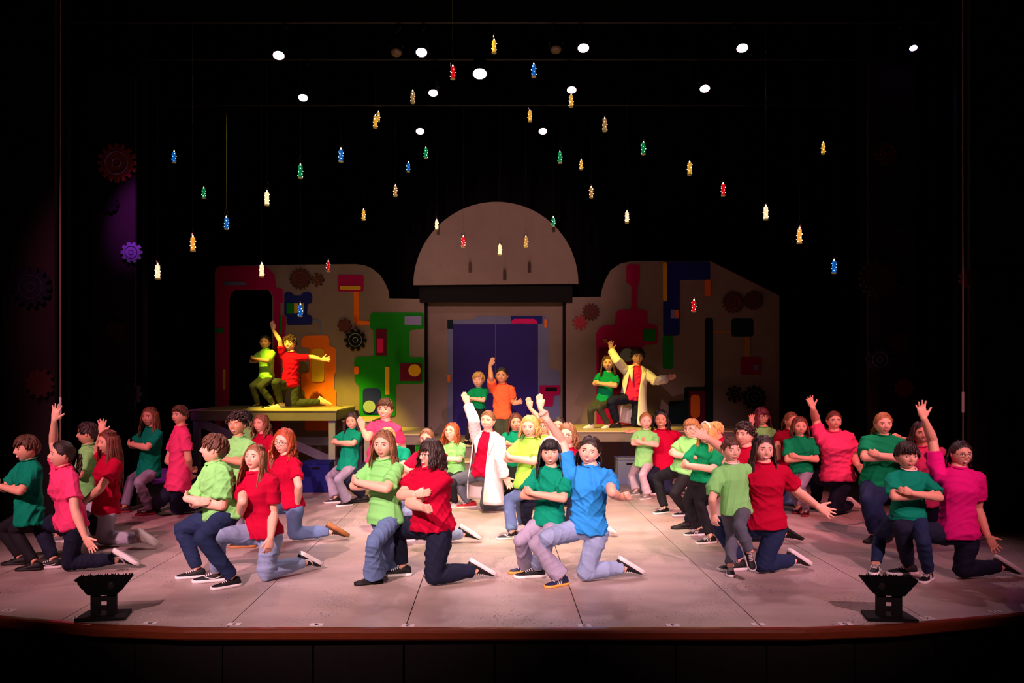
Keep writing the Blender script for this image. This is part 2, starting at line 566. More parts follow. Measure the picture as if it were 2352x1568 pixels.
gear(rf, 'I', 185, 573, 64, YG, 'rust', 'pink', 9, 0.34, 0.01)
gear(rf, 'I', 1437, 408, 90, YG, 'brown', 'rust', 16, 0.28, 0.01)
gear(rf, 'I', 1600, 395, 78, YG, 'brown', 'brown', 14, 0.14, 0.01)
gear(rf, 'I', 1447, 1155, 70, YG, 'black', 'rust', 8, 0.3, 0.01)
gear(rf, 'I', 1605, 1185, 98, YG, 'dgreen', 'slate', 12, 0.2, 0.02)

# centre wall with the double doors
YC = 15.2
bH = (862 + F * CH / YC - 440) / ZM['H'][2]
cw = flat('doorway_wall', 'taupe centre wall with slate door surround and magenta lever box', 'H', [(205, bH), (205, 712), (1125, 706), (1125, bH)], YC, 0.08)
YH = YC - 0.08


def ph(par, poly, color, r=0.02, lift=0.0, th=0.018, name='painted_panel'):
    return plate(par, 'H', poly, YH + 0.002, th, color, name, r, lift)


ph(cw, [(357, 885), (393, 850), (393, 828), (525, 820), (540, 800), (990, 800), (1008, 820), (1010, 1140), (1065, 1147), (1083, 1180), (1083, bH - 3), (940, bH - 3), (940, 850), (393, 850), (393, bH - 3), (357, bH - 3)], 'slate', 0.0)
ph(cw, rect(357, 825, 395, 882), 'dgreen', 0.02, 0.018)
ph(cw, rect(765, 800, 967, 848), 'navy', 0.0, 0.018)
ph(cw, [(767, 848), (767, 835), (785, 819), (915, 819), (933, 835), (933, 848)], 'pink', 0.0, 0.036)
ph(cw, rect(980, 820, 998, 875), 'orange', 0.01, 0.018)
ph(cw, rect(358, 1178, 376, 1225), 'orange', 0.0, 0.018)
ph(cw, [(950, 1245), (1083, 1243), (1083, 1305), (1040, 1312), (1035, 1380), (970, 1380), (965, 1310), (950, 1305)], 'magenta', 0.03, 0.018)
ph(cw, rect(988, 1258, 1060, 1283), 'black', 0.0, 0.036)
for x0, x1 in ((207, 231), (1098, 1118)):
    ph(cw, rect(x0, 716, x1, bH - 3), 'black', 0.0, 0.0, 0.12, 'return_edge')
METAL = mat('dull_metal', (150, 150, 160), 0.35, 0.5, metal=0.9)
for i, (x0, x1) in enumerate(((394, 664), (667, 939))):
    P = [at(*zp('H', x, y), YH) for x, y in rect(x0, 852, x1, bH - 3)]
    d = link('door_%d' % (i + 1), MB().prism([(p[0], p[2]) for p in P], YH - 0.016, YH + 0.001).mesh('door'), [PAINT['purple']])
    tag(d, kind='structure')
    if i == 0:
        P = [at(*zp('H', x, y), YH) for x, y in rect(615, 1185, 652, 1297)]
        pt = link('push_plate', MB().prism([(p[0], p[2]) for p in P], YH - 0.022, YH - 0.016).mesh('push_plate'), [PAINT['slate']], d)
        a, b2 = at(*zp('H', 634, 1225), YH - 0.06), at(*zp('H', 634, 1270), YH - 0.06)
        m = MB().tube([a + (0, .045, 0), a, b2, b2 + (0, .045, 0)], 0.012, 8)
        link('door_handle', m.mesh('door_handle'), [METAL], d)

# dome above the doorway, black header behind it
YD = 14.55
c0, rr = (669, 598), 529
dm = flat('dome_flat', 'large pale half-round dome board above the central doorway', 'H',
          [(c0[0] + rr * math.cos(t), c0[1] - 4 * math.cos(t) - rr * math.sin(t)) for t in np.linspace(0, math.pi, 49)], YD, 0.05)
plate(dm, 'H', [(180, 600), (1160, 600), (1160, 712), (180, 712)], 14.75, 0.05, 'black', 'header_board')
for dx in (380, 960):
    a = at(*zp('H', dx, 250), YD - .02)
    link('hanging_cable', MB().tube([a, (a[0], a[1], 8.6)], .004, 5).mesh('hanging_cable'), [PAINT['black']], dm)

# ------------------------------------------------------------------ platforms and steps
DECK = mat('platform_deck_paint', (176, 160, 122), 0.5, 0.3, noise=0.12, scale=4)
FRAME = mat('slate_lumber_paint', (112, 108, 140), 0.65, 0.25, noise=0.12, scale=5)
FASC = mat('grey_fascia_paint', (104, 94, 92), 0.65, 0.25, noise=0.12, scale=5)


def platform(name, label, x0, x1, y0, y1, z, legs, fh=0.17, braces=(), legmat=None):
    o = bpy.data.objects.new(name, None)
    COL.objects.link(o)
    o.location = ((x0 + x1) / 2, (y0 + y1) / 2, 0)
    tag(o, label, 'platform')
    sh = np.array(o.location)

    def part(nm, mb, mt):
        return link(nm, mb.mesh(nm, shift=sh), [mt], o)
    part('deck', MB().box((x0 - .015, y0 - .015, z - .02), (x1 + .015, y1, z)), DECK)
    part('fascia', MB().box((x0, y0, z - fh), (x1, y0 + .04, z - .02)), FASC)
    part('fascia', MB().box((x0, y1 - .04, z - fh), (x1, y1, z - .02)), FASC)
    for x in (x0, x1 - .04):
        part('fascia', MB().box((x, y0 + .04, z - fh), (x + .04, y1 - .04, z - .02)), FASC)
    for (lx, ly) in legs:
        part('leg', MB().box((lx - .05, ly - .05, 0), (lx + .05, ly + .05, z - fh)), legmat or FRAME)
    for a, b in braces:
        a, b = np.array(a, float), np.array(b, float)
        d = (b - a) / np.linalg.norm(b - a)
        u = np.cross(d, (0, 1, 0)) * 0.07
        v = np.array((0, .02, 0))
        part('brace', MB().rings([np.array([p + u + v, p - u + v, p - u - v, p + u - v]) for p in (a, b)]), FRAME)
    return o


platform('scaffold_platform', 'tall grey platform on slate posts with yellow-lit deck under magenta doorway', -4.78, -2.49, 13.0, 14.75, 1.18,
         [(-4.7, 13.07), (-3.78, 13.07), (-2.56, 13.07), (-4.7, 14.6), (-2.56, 14.6)],
         braces=(((-4.65, 13.07, 0.98), (-3.55, 13.07, 0.5)), ((-3.8, 13.9, 0.62), (-2.5, 13.9, 0.62)), ((-3.6, 13.5, 0.75), (-2.6, 13.5, 0.3))))
platform('step_platform', 'middle-height step platform beside the tall platform, lit yellow', -2.44, -1.98, 13.3, 14.7, 1.0, [(-2.37, 13.37), (-2.05, 13.37), (-2.37, 14.5), (-2.05, 14.5)])
platform('step_platform', 'low step platform with a green post left of the door steps', -1.95, -1.13, 13.0, 14.7, 0.80, [(-1.88, 13.07), (-1.2, 13.07), (-1.2, 14.5), (-1.88, 14.5)], legmat=PAINT['green'])
platform('wide_platform', 'wide grey platform running under the right painted flat', 1.02, 4.6, 13.0, 14.75, 0.85, [(1.1, 13.9), (2.2, 13.9), (3.4, 13.9), (4.5, 13.9)])
# central steps
for i, (yy, z) in enumerate(((12.15, .21), (12.5, .43), (12.9, .64))):
    o = bpy.data.objects.new('step_unit', None)
    COL.objects.link(o)
    o.location = (0, yy, 0)
    tag(o, ('lowest step of the grey stairs before the purple doors', 'middle step of the grey stairs before the purple doors',
            'top landing step of the grey stairs before the purple doors')[i], 'step', 'steps before the doors')
    y1 = (0.35, 0.4, 2.1)[i] - 0.004
    x1 = (0.95, 0.95, 0.98)[i]
    link('tread', MB().box((-1.08, 0, z - .03), (x1, y1, z)).mesh('tread'), [DECK], o)
    link('riser', MB().box((-1.06, 0.03, 0.0), (x1 - .02, 0.06, z - .03)).mesh('riser'), [FASC], o)
    for x in (-1.06, x1 - .05):
        link('side_board', MB().box((x, 0.06, 0), (x + .03, y1, z - .03)).mesh('side_board'), [FASC], o)


def cube_box(name, label, px0, px1, ybot, ytop, dep, color):
    p0, p1 = floor_at(px0, ybot), floor_at(px1, ybot)
    h = CH - (ytop - HZ) * p0[1] / F
    o = bpy.data.objects.new(name, None)
    COL.objects.link(o)
    o.location = ((p0[0] + p1[0]) / 2, p0[1] + dep / 2, 0)
    tag(o, label, 'box')
    a = (p1[0] - p0[0]) / 2
    me = MB().box((-a, -dep / 2, 0), (a, dep / 2, h - .02)).mesh('body')
    b = link('body', me, [PAINT[color]], o)
    bv = b.modifiers.new('bevel', 'BEVEL')
    bv.width = 0.008
    link('lid', MB().box((-a - .006, -dep / 2 - .006, h - .019), (a + .006, dep / 2 + .006, h)).mesh('lid'), [PAINT[color]], o)
    # hand slot
    link('hand_hole', MB().prism(rnd_poly([(-a * .3, h - .1), (a * .3, h - .1), (a * .3, h - .07), (-a * .3, h - .07)], .014), -dep / 2 - .002, -dep / 2 + .001).mesh('hand_hole'), [PAINT['black']], o)


cube_box('acting_cube', 'dark blue wooden acting cube under the tall left platform', 693, 757, 1131, 1062, .4, 'navy')
cube_box('acting_cube', 'grey wooden acting cube before the wide right platform', 1420, 1473, 1114, 1053, .42, 'slate')

# ------------------------------------------------------------------ portal flats with gears
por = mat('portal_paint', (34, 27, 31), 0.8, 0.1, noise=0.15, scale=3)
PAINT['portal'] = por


def portal(label, px0, px1, ptop, Y, gears, pole=None):
    bot = HZ + F * CH / Y
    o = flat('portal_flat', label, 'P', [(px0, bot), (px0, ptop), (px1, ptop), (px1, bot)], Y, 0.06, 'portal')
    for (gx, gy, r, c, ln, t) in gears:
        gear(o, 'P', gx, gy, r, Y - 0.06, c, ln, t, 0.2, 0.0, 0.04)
    return o


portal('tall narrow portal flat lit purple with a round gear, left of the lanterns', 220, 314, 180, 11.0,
       [(270, 375, 44, 'rust', 'lilac', 16), (304, 580, 24, 'slate', 'shaded_slate', 10), (300, 905, 28, 'shaded_slate', 'shaded_navy', 10), (255, 470, 20, 'black', None, 9), (265, 760, 24, 'shaded_rust', None, 10)])
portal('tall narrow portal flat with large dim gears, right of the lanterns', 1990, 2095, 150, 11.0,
       [(2035, 352, 28, 'shaded_rust', 'maroon', 12), (2066, 500, 26, 'black', None, 10), (2018, 640, 46, 'shaded_gold', 'shaded_rust', 18), (2018, 826, 30, 'shaded_slate', 'slate', 10), (2060, 785, 26, 'shaded_rust', None, 10), (2075, 890, 22, 'maroon', None, 9)])
p1 = portal('outermost portal flat at the far left with dark blue gear', 13, 132, -60, 9.1, [(75, 660, 46, 'shaded_navy', 'shaded_slate', 14), (70, 350, 30, 'shaded_navy', None, 10), (95, 880, 34, 'shaded_rust', None, 11)])
p2 = portal('outermost portal flat at the far right with rust gear on its edge', 2222, 2350, -60, 9.1, [(2222, 640, 22, 'shaded_rust', None, 9), (2290, 660, 40, 'shaded_navy', None, 12), (2290, 420, 30, 'shaded_navy', None, 12), (2300, 950, 32, 'black', None, 12)])
POLE = mat('painted_steel_pole', (150, 110, 110), 0.4, 0.5)
TAPE = mat('white_gaffer_tape', (240, 232, 232), 0.4, 0.4)
for (px, ya, yb, lb) in ((138.5, 912, 962, 'thin upright pipe with white tape band at the left portal edge'), (2212, 900, 947, 'thin upright pipe with white tape band at the right portal edge')):
    Y = 9.0
    a = at(px, 862 + F * CH / Y, Y)
    o = link('upright_pipe', MB().tube([a - a * 0, at(px, -60, Y)], 0.008, 10).mesh('upright_pipe', shift=a), [POLE], loc=a)
    tag(o, lb, 'pipe')
    link('tape_band', MB().tube([at(px, yb, Y), at(px, ya, Y)], 0.0125, 10).mesh('tape_band', shift=a), [TAPE], o)

# ------------------------------------------------------------------ lighting rig
RIG = mat('rig_black_metal', (16, 16, 18), 0.5, 0.4)
rows = {1: (11.0, 5.97 + 0.45), 2: (12.5, 6.0 + 0.5), 3: (14.0, 5.85 + 0.45)}
for r, (Y, z) in rows.items():
    o = link('lighting_batten', MB().tube([(-5.6, Y, z), (5.9, Y, z)], 0.025, 10).mesh('lighting_batten'), [RIG])
    tag(o, 'black pipe batten carrying the %s row of stage spotlights' % ('front', 'middle', 'rear')[r - 1], 'batten')
    for k, x in enumerate((-4.5, -1.5, 1.5, 4.5)):
        link('hanging_cable', MB().tube([(x, Y, z + .02), (x, Y, 8.6)], 0.006, 6).mesh('hanging_cable'), [RIG], o)


def stage_light(px, py, r, wpx, color, label, power, emit=14):
    Y, zb = rows[r]
    c = at(px, py, Y - 0.35)
    rad = wpx / 2 * c[1] / F * 1.04
    tgt = np.array([c[0] * 0.85, c[1] - 2.9, 0.3])
    d = (tgt - c) / np.linalg.norm(tgt - c)
    o = bpy.data.objects.new('stage_light', None)
    COL.objects.link(o)
    o.location = c
    tag(o, label, 'spotlight', 'stage spotlights in the rig')
    u = np.cross(d, (0, 0, 1))
    u /= np.linalg.norm(u)
    v = np.cross(u, d)
    m = MB()
    th = np.linspace(0, 2 * math.pi, 20, endpoint=False)
    ring = np.outer(np.cos(th), u) + np.outer(np.sin(th), v)
    m.rings([ring * rad * 1.12, ring * rad * 1.16 - d * .02, ring * rad * 1.16 - d * .20, ring * rad * .8 - d * .30], cap=False)
    m.rings([ring * rad * .8 - d * .30, ring * rad * .3 - d * .34])
    link('housing', m.mesh('housing', fix=False), [RIG], o)
    mt = mat('lens_glow_%d_%d_%d' % color, color, 0.3, 0.5, emit=emit)
    me = MB().rings([ring * rad - d * .004, ring * rad * .7 + d * .008, ring * rad * .15 + d * .014]).mesh('lens')
    link('lens', me, [mt], o)
    # yoke and clamp up to the batten
    top = np.array([0, Y - c[1], zb - c[2] - 0.09])
    m = MB()
    for s in (-1, 1):
        m.tube([u * s * rad * 1.25 - d * .12, u * s * rad * 1.25 * .9 + top * .6, top], 0.009, 6)
    link('yoke', m.mesh('yoke'), [RIG], o)
    link('clamp', MB().ell(top + (0, 0, .02), np.diag((.03, .035, .045)), 8, 6).mesh('clamp'), [RIG], o)
    if not power:
        return
    col = s2l(color)
    sp = spot('stage_light_beam', c + d * 0.05, tgt, power, col, 55, 0.9, 0.06)


PW, WH, VI = (255, 206, 214), (240, 232, 255), (190, 130, 255)
stage_light(640, 128, 1, 24, PW, 'glowing stage spotlight, leftmost of the upper rig row', 260)
stage_light(968, 121, 1, 24, PW, 'glowing stage spotlight, second from left in the upper rig row', 300)
stage_light(1340, 111, 1, 24, PW, 'glowing stage spotlight, third from left in the upper rig row', 300)
stage_light(1705, 111, 1, 24, PW, 'glowing tilted stage spotlight, fourth from left in the upper rig row', 260)
stage_light(2098, 111, 1, 16, VI, 'small violet stage spotlight at the far right of the rig', 60)
stage_light(1102, 170, 2, 30, WH, 'largest bluish-white stage spotlight near the rig centre', 400)
stage_light(696, 225, 2, 20, PW, 'glowing stage spotlight, leftmost of the middle rig row', 200)
stage_light(995, 214, 2, 20, PW, 'glowing stage spotlight of the middle row, left of the big bluish one', 200)
stage_light(1313, 207, 2, 20, PW, 'glowing stage spotlight of the middle row directly above a yellow lantern', 200)
stage_light(1619, 204, 2, 21, PW, 'glowing stage spotlight, rightmost of the middle rig row', 200)
stage_light(910, 122, 1, 24, (96, 70, 44), 'unlit brown-lensed stage spotlight just left of the second upper one', 0, 0.05)  # unlit lens given a faint glow of its own
stage_light(1277, 115, 1, 24, (96, 70, 44), 'unlit brown-lensed stage spotlight just left of the third upper one', 0, 0.05)  # same slight glow added to a lens that is off
stage_light(965, 302, 3, 18, PW, 'glowing stage spotlight of the lowest row, left one', 150)
stage_light(1247, 302, 3, 18, PW, 'glowing stage spotlight of the lowest row, right one', 150)

# ------------------------------------------------------------------ hanging candle lanterns
LCOL = dict(yellow=(240, 178, 60), white=(250, 226, 170), amber=(206, 156, 84), red=(220, 10, 24), blue=(10, 96, 190), green=(10, 140, 70))
GLASS = bpy.data.materials.new('clear_glass')
GLASS.use_nodes = True
_nt = GLASS.node_tree
_nt.nodes.remove(_nt.nodes['Principled BSDF'])
_tr, _gl, _mx = _nt.nodes.new('ShaderNodeBsdfTransparent'), _nt.nodes.new('ShaderNodeBsdfGlossy'), _nt.nodes.new('ShaderNodeMixShader')
_gl.inputs['Roughness'].default_value = 0.08
_gl.inputs['Color'].default_value = (0.6, 0.5, 0.5, 1)
_tr.inputs['Color'].default_value = (0.9, 0.9, 0.92, 1)
_mx.inputs[0].default_value = 0.10
_nt.links.new(_tr.outputs[0], _mx.inputs[1])
_nt.links.new(_gl.outputs[0], _mx.inputs[2])
_nt.links.new(_mx.outputs[0], _nt.nodes['Material Output'].inputs['Surface'])
LAN = [(1135, 106, 33, 'yellow'), (1040, 166, 33, 'red'), (1226, 161, 32, 'blue'), (948, 222, 30, 'amber'), (1312, 231, 30, 'yellow'), (1217, 266, 28, 'yellow'),
       (862, 279, 30, 'yellow'), (869, 268, 24, 'yellow'), (1389, 286, 32, 'amber'), (1478, 340, 30, 'green'), (978, 351, 26, 'green'), (1286, 361, 28, 'green'),
       (783, 356, 32, 'blue'), (400, 360, 28, 'blue'), (690, 393, 33, 'green'), (938, 383, 22, 'blue'), (1335, 378, 22, 'yellow'), (1584, 386, 32, 'yellow'),
       (1891, 340, 28, 'yellow'), (468, 443, 26, 'green'), (613, 455, 34, 'white'), (908, 438, 26, 'amber'), (1358, 441, 27, 'amber'), (1661, 435, 30, 'red'),
       (835, 493, 26, 'yellow'), (520, 512, 30, 'blue'), (1003, 516, 24, 'white'), (1271, 509, 24, 'green'), (1440, 498, 28, 'white'), (1759, 488, 34, 'white'),
       (1836, 541, 36, 'yellow'), (443, 559, 36, 'yellow'), (1064, 555, 27, 'red'), (1148, 573, 27, 'white'), (1208, 555, 27, 'amber'), (362, 623, 36, 'white'),
       (601, 620, 32, 'white'), (754, 611, 26, 'red'), (1916, 612, 32, 'blue'), (690, 712, 30, 'blue'), (1594, 702, 30, 'red')]
WIRE = mat('thin_dark_wire', (26, 22, 22), 0.5, 0.4)
NUM = dict(enumerate('zero one two three four five six seven eight nine ten eleven twelve'.split()))
ORD = ['first', 'second', 'third', 'fourth', 'fifth', 'sixth', 'seventh', 'eighth', 'ninth', 'tenth', 'eleventh', 'twelfth']
th = np.linspace(0, 2 * math.pi, 14, endpoint=False)
cring = np.stack([np.cos(th), np.sin(th), 0 * th], 1)


def cyl(prof):
    return MB().rings([cring * (r, r, 0) + (0, 0, z) for r, z in prof])


R0 = 0.0265
LM = dict(glass=MB().rings([cring * (r, r, 0) + (0, 0, z) for r, z in ((R0 + .004, -.085), (R0 + .006, -.07), (R0 + .006, .12), (R0 + .004, .123))], cap=False).mesh('glass'),
          base=cyl(((R0 + .002, -.09), (R0 + .004, -.086), (R0 + .004, -.078), (R0, -.076))).mesh('base'),
          candle=cyl(((R0 * .93, -.076), (R0 * .95, -.07), (R0 * .95, .058), (R0 * .9, .066), (R0 * .3, .068))).mesh('candle'),
          flame=cyl(((.004, .066), (.009, .074), (.008, .084), (.002, .098))).mesh('flame'))
bm_ = MB()
for k in range(9):
    a = k * 2.4
    bm_.ell(np.array([math.cos(a) * (R0 + .004), math.sin(a) * (R0 + .004), -.066 + k * .0135]), np.eye(3) * .0052, 6, 4)
LM['beads'] = bm_.mesh('beads')
LM['loop'] = MB().tube([(-R0 - .005, 0, .12), (-.004, 0, .20), (0, 0, .205), (.004, 0, .20), (R0 + .005, 0, .12)], 0.0011, 5).mesh('loop')
for k in ('glass', 'candle', 'base', 'flame'):
    LM[k].shade_smooth()
counts = {}
for cname in LCOL:
    counts[cname] = sorted([q for q in LAN if q[3] == cname])


def slotobj(name, me, mt, parent):
    o = bpy.data.objects.new(name, me)
    COL.objects.link(o)
    o.parent = parent
    if not me.materials:
        me.materials.append(None)
    o.material_slots[0].link = 'OBJECT'
    o.material_slots[0].material = mt
    return o


for q in LAN:
    px, py, h, cn = q
    Y = min(F * 0.178 / h, 14.3)
    c = at(px, py, Y)
    o = bpy.data.objects.new('candle_lantern', None)
    COL.objects.link(o)
    o.location = c
    o.rotation_euler = (0, 0, random.random() * 6)
    n = len(counts[cn])
    i = counts[cn].index(q)
    tag(o, '%s hanging candle lantern, %s from the left of the %s %s ones' % (cn, ORD[i], NUM[n], cn), 'lantern', 'hanging candle lanterns')
    em = mat('candle_glow_' + cn, LCOL[cn], 0.5, 0.2, emit={'white': 1.2, 'yellow': 0.75, 'amber': 0.42, 'red': 0.8, 'blue': 0.8, 'green': 0.65}[cn])
    slotobj('glass', LM['glass'], GLASS, o)
    cd = slotobj('candle', LM['candle'], em, o)
    slotobj('flame', LM['flame'], mat('flame_glow', (255, 235, 190), emit=3.0), cd)
    slotobj('base', LM['base'], mat('lantern_base', (180, 160, 90), 0.5, emit=0.15), o)
    bd = slotobj('fairy_lights', LM['beads'], mat('fairy_cold', (190, 245, 255), emit=4.0) if cn in ('blue', 'green') else mat('fairy_warm', (255, 240, 215), emit=4.0), o)
    bd['kind'] = 'stuff'
    lp = slotobj('hanger', LM['loop'], WIRE, o)
    zt = 8.6 - c[2]
    link('wire', MB().tube([(0, 0, .205), (0, 0, zt)], 0.0011, 4).mesh('wire'), [WIRE], o)

# ------------------------------------------------------------------ footlight stands and stage marks
FUZZ = mat('black_felt', (10, 10, 11), 0.95, 0.05, bump=0.6, bscale=90)
MATTB = mat('matt_black_wood', (14, 13, 14), 0.7, 0.2)


def foot_stand(px, py, sgn, label):
    c = floor_at(px, py)
    o = bpy.data.objects.new('footlight_stand', None)
    COL.objects.link(o)
    o.location = c
    o.rotation_euler = (0, 0, sgn * 0.12)
    tag(o, label, 'stand', 'footlight stands at the stage edge')

    def part(nm, mb, mt, par=o):
        return link(nm, mb.mesh(nm), [mt], par)
    m = MB()
    m.rings([np.array([(-.17, -.10, z), (.17, -.10, z), (.15, .12, z), (-.15, .12, z)]) for z in (0, .022)])
    part('base_board', m, MATTB)
    for s in (-1, 1):
        part('post', MB().box((s * .055 - .03, -.03, .022), (s * .055 + .03, .01, .2)), MATTB)
    for z in (.055, .12):
        part('crossbar', MB().box((-.03, -.028, z), (.03, .008, z + .03)), MATTB)
    hop = part('shade', MB().prism([(-.085, .17), (.085, .17), (.175, .285), (-.175, .285)], -.05, -.035).prism([(-.085, .17), (.085, .17), (.175, .285), (-.175, .285)], .05, .065)
               .add([(-.085, -.05, .17), (-.175, -.05, .285), (-.175, .065, .285), (-.085, .065, .17), (-.095, -.05, .17), (-.185, -.05, .285), (-.185, .065, .285), (-.095, .065, .17)],
                    [(0, 1, 2, 3), (7, 6, 5, 4), (0, 4, 5, 1), (1, 5, 6, 2), (2, 6, 7, 3), (3, 7, 4, 0)])
               .add([(.085, -.05, .17), (.175, -.05, .285), (.175, .065, .285), (.085, .065, .17), (.095, -.05, .17), (.185, -.05, .285), (.185, .065, .285), (.095, .065, .17)],
                    [(0, 1, 2, 3), (7, 6, 5, 4), (0, 4, 5, 1), (1, 5, 6, 2), (2, 6, 7, 3), (3, 7, 4, 0)]), FUZZ)
    # ragged felt edge
    m = MB()
    r2 = random.Random(3)
    for k in range(90):
        t = r2.random()
        yy = r2.choice((-.045, .058)) + r2.uniform(-.006, .006)
        p = np.array([-.18 + .36 * t, yy, .282])
        m.tube([p, p + (r2.uniform(-.006, .006), r2.uniform(-.006, .006), r2.uniform(.006, .018))], [.006, .002], 5)
    for s in (-1, 1):
        for k in range(40):
            t = r2.random()
            p = np.array([s * (.09 + .09 * t), -.05, .175 + .11 * t])
            m.tube([p, p + (s * r2.uniform(.004, .012), r2.uniform(-.008, .0), r2.uniform(-.004, .004))], [.006, .002], 5)
    fz = part('felt_fringe', m, FUZZ, hop)
    fz['kind'] = 'stuff'
    part('lamp', MB().ell(np.array([-.06 * sgn * -1, -.052, .235]), np.diag((.022, .006, .026)), 12, 8), mat('dim_lens', (34, 30, 32), 0.15, 0.6))


foot_stand(240, 1417, 1, 'black footlight stand with felt-edged shade at the left stage front')
foot_stand(2040, 1419, -1, 'black footlight stand with felt-edged shade at the right stage front')

CARD = mat('white_card', (226, 214, 218), 0.6, 0.2)
INK = mat('black_ink', (14, 10, 12), 0.6, 0.2)
for (px, py, txt) in ((20, 1402, '12'), (172, 1419, '10'), (345, 1431, '8'), (537, 1434, '6'), (727, 1435, '4'), (937, 1437, '2'), (1343, 1437, '2'), (1546, 1436, '4'), (1742, 1434, '6'),
                      (1942, 1433, '8'), (2130, 1420, '10'), (2288, 1405, '12')):
    c = floor_at(px, py)
    a = 0
    if abs(c[0]) > 2.6:
        a = -math.copysign(0.2, -c[0])
    o = link('mark_card', MB().box((-.045, -.03, 0), (.045, .03, .002)).mesh('mark_card'), [CARD], loc=c + (0, 0.005, .0005))
    o.rotation_euler = (0, 0, a)
    side = 'left' if px < CX else 'right'
    tag(o, 'white floor card marked %s, %s of the pink centre mark' % (NUM[int(txt)], side), 'card', 'numbered stage edge cards')
    cu = bpy.data.curves.new('numeral', 'FONT')
    cu.body = txt
    cu.size = 0.062
    cu.align_x = cu.align_y = 'CENTER'
    cu.offset = 0.0012
    tmp = bpy.data.objects.new('numeral', cu)
    COL.objects.link(tmp)
    bpy.context.view_layer.update()
    me = bpy.data.meshes.new_from_object(tmp.evaluated_get(bpy.context.evaluated_depsgraph_get()))
    bpy.data.objects.remove(tmp)
    t = link('numeral', me, [INK], o, (0, 0, .0026))
    t.rotation_euler = (0, 0, math.pi)
c = floor_at(1136, 1441)
o = tag(link('centre_mark', MB().box((-.014, -.014, 0), (.014, .014, .002)).mesh('centre_mark'), [CARD], loc=c + (0, 0, .0005)), 'small white tile with pink bar at the stage centre line', 'mark')
link('pink_bar', MB().box((-.006, -.012, .002), (.006, .012, .003)).mesh('pink_bar'), [PAINT['pink']], o)
# ------------------------------------------------------------------ people: head template
def unit(v):
    v = np.asarray(v, float)
    return v / (np.linalg.norm(v) + 1e-9)


def head_surf(th, ph):
    """unit head (chin -.5, crown +.5; x person's right, y face, z up)"""
    d = np.stack([np.sin(th) * np.sin(ph), np.sin(th) * np.cos(ph), np.cos(th)], -1)
    p = d * np.array([.365, .42, .5])
    back = p[..., 1] < 0
    s = np.clip(-p[..., 2] / .5, 0, 1)
    p[..., 0] *= 1 - .27 * s ** 1.7 + .03 * np.exp(-((p[..., 2] + .2) / .15) ** 2)
    p[..., 1] = np.where(back, p[..., 1] * (1.08 - .5 * s ** 1.2), p[..., 1] * (1 - .06 * s ** 2))
    u, v = p[..., 0], p[..., 2]
    wf = np.clip((p[..., 1] - .05) / .18, 0, 1)
    # flatten the face plane a little
    p[..., 1] -= wf * .035 * np.exp(-(u / .2) ** 2) * np.exp(-((v + .02) / .32) ** 2)

    def g(x0, z0, sx, sz):
        return np.exp(-((u - x0) / sx) ** 2 - ((v - z0) / sz) ** 2)
    f = .03 * g(0, .0, .045, .08) + .055 * g(0, -.07, .042, .07) + .075 * g(0, -.125, .052, .048)
    for q in (-1, 1):
        f += .025 * g(q * .052, -.145, .032, .03) - .042 * g(q * .145, .012, .075, .05) + .02 * g(q * .13, .095, .1, .03) + .022 * g(q * .19, -.13, .085, .08)
    f += .026 * g(0, -.265, .085, .04) + .035 * g(0, -.43, .085, .06) - .012 * g(0, -.345, .08, .03)
    p[..., 1] += wf * f
    return p


NT, NP_ = 38, 52
_s = np.linspace(-1, 1, NP_ + 1)[:-1]
PHI = np.pi * np.sign(_s) * np.abs(_s) ** 1.3
THE = np.linspace(0.02, np.pi - 0.02, NT)
TT, PP = np.meshgrid(THE, PHI, indexing='ij')
HG = head_surf(TT, PP)                       # NT x NP x 3
HEADV = HG.reshape(-1, 3)
HEADF = [(i * NP_ + j, i * NP_ + (j + 1) % NP_, (i + 1) * NP_ + (j + 1) % NP_, (i + 1) * NP_ + j) for i in range(NT - 1) for j in range(NP_)]
HEADF.append(tuple(range(NP_ - 1, -1, -1)))
HEADF.append(tuple(range((NT - 1) * NP_, NT * NP_)))
_fr = HEADV[HEADV[:, 1] > 0.05]


def surf_y(x, z):
    d = (_fr[:, 0] - x) ** 2 + (_fr[:, 2] - z) ** 2
    k = np.argsort(d)[:4]
    wt = 1 / (d[k] + 1e-5)
    return float((_fr[k, 1] * wt).sum() / wt.sum())


# face pieces, shared by everybody
def eye_mesh(sd):
    m = MB()
    y = surf_y(sd * .145, .0)
    c = np.array([sd * .145, y - .008, .0])
    m.ell(c, [(.068, -.012 * sd, 0), (0, .030, 0), (0, 0, .038)], 12, 8, 0)
    m.ell(c + (0, .018, -.001), np.diag((.030, .015, .030)), 10, 6, 1)
    m.ell(c + (0, .027, -.001), np.diag((.012, .008, .012)), 8, 5, 2)
    pts = [(c[0] + t * .07, c[1] + .026 - .02 * t * t, .034 - .03 * t * t) for t in np.linspace(-1, 1, 7)]
    m.tube(pts, [.004, .008, .010, .010, .010, .008, .004], 5, 2)
    return m.mesh('eye')


def brow_mesh(sd):
    pts = []
    for t in np.linspace(-1, 1, 6):
        x = sd * (.145 + t * .085)
        z = .098 + .014 * (1 - t * t) - .008 * t
        pts.append((x, surf_y(x, z) + .004, z))
    return MB().tube(pts, [.011, .014, .014, .012, .009, .004], 6, ref=(0, 0, 1)).mesh('eyebrow')


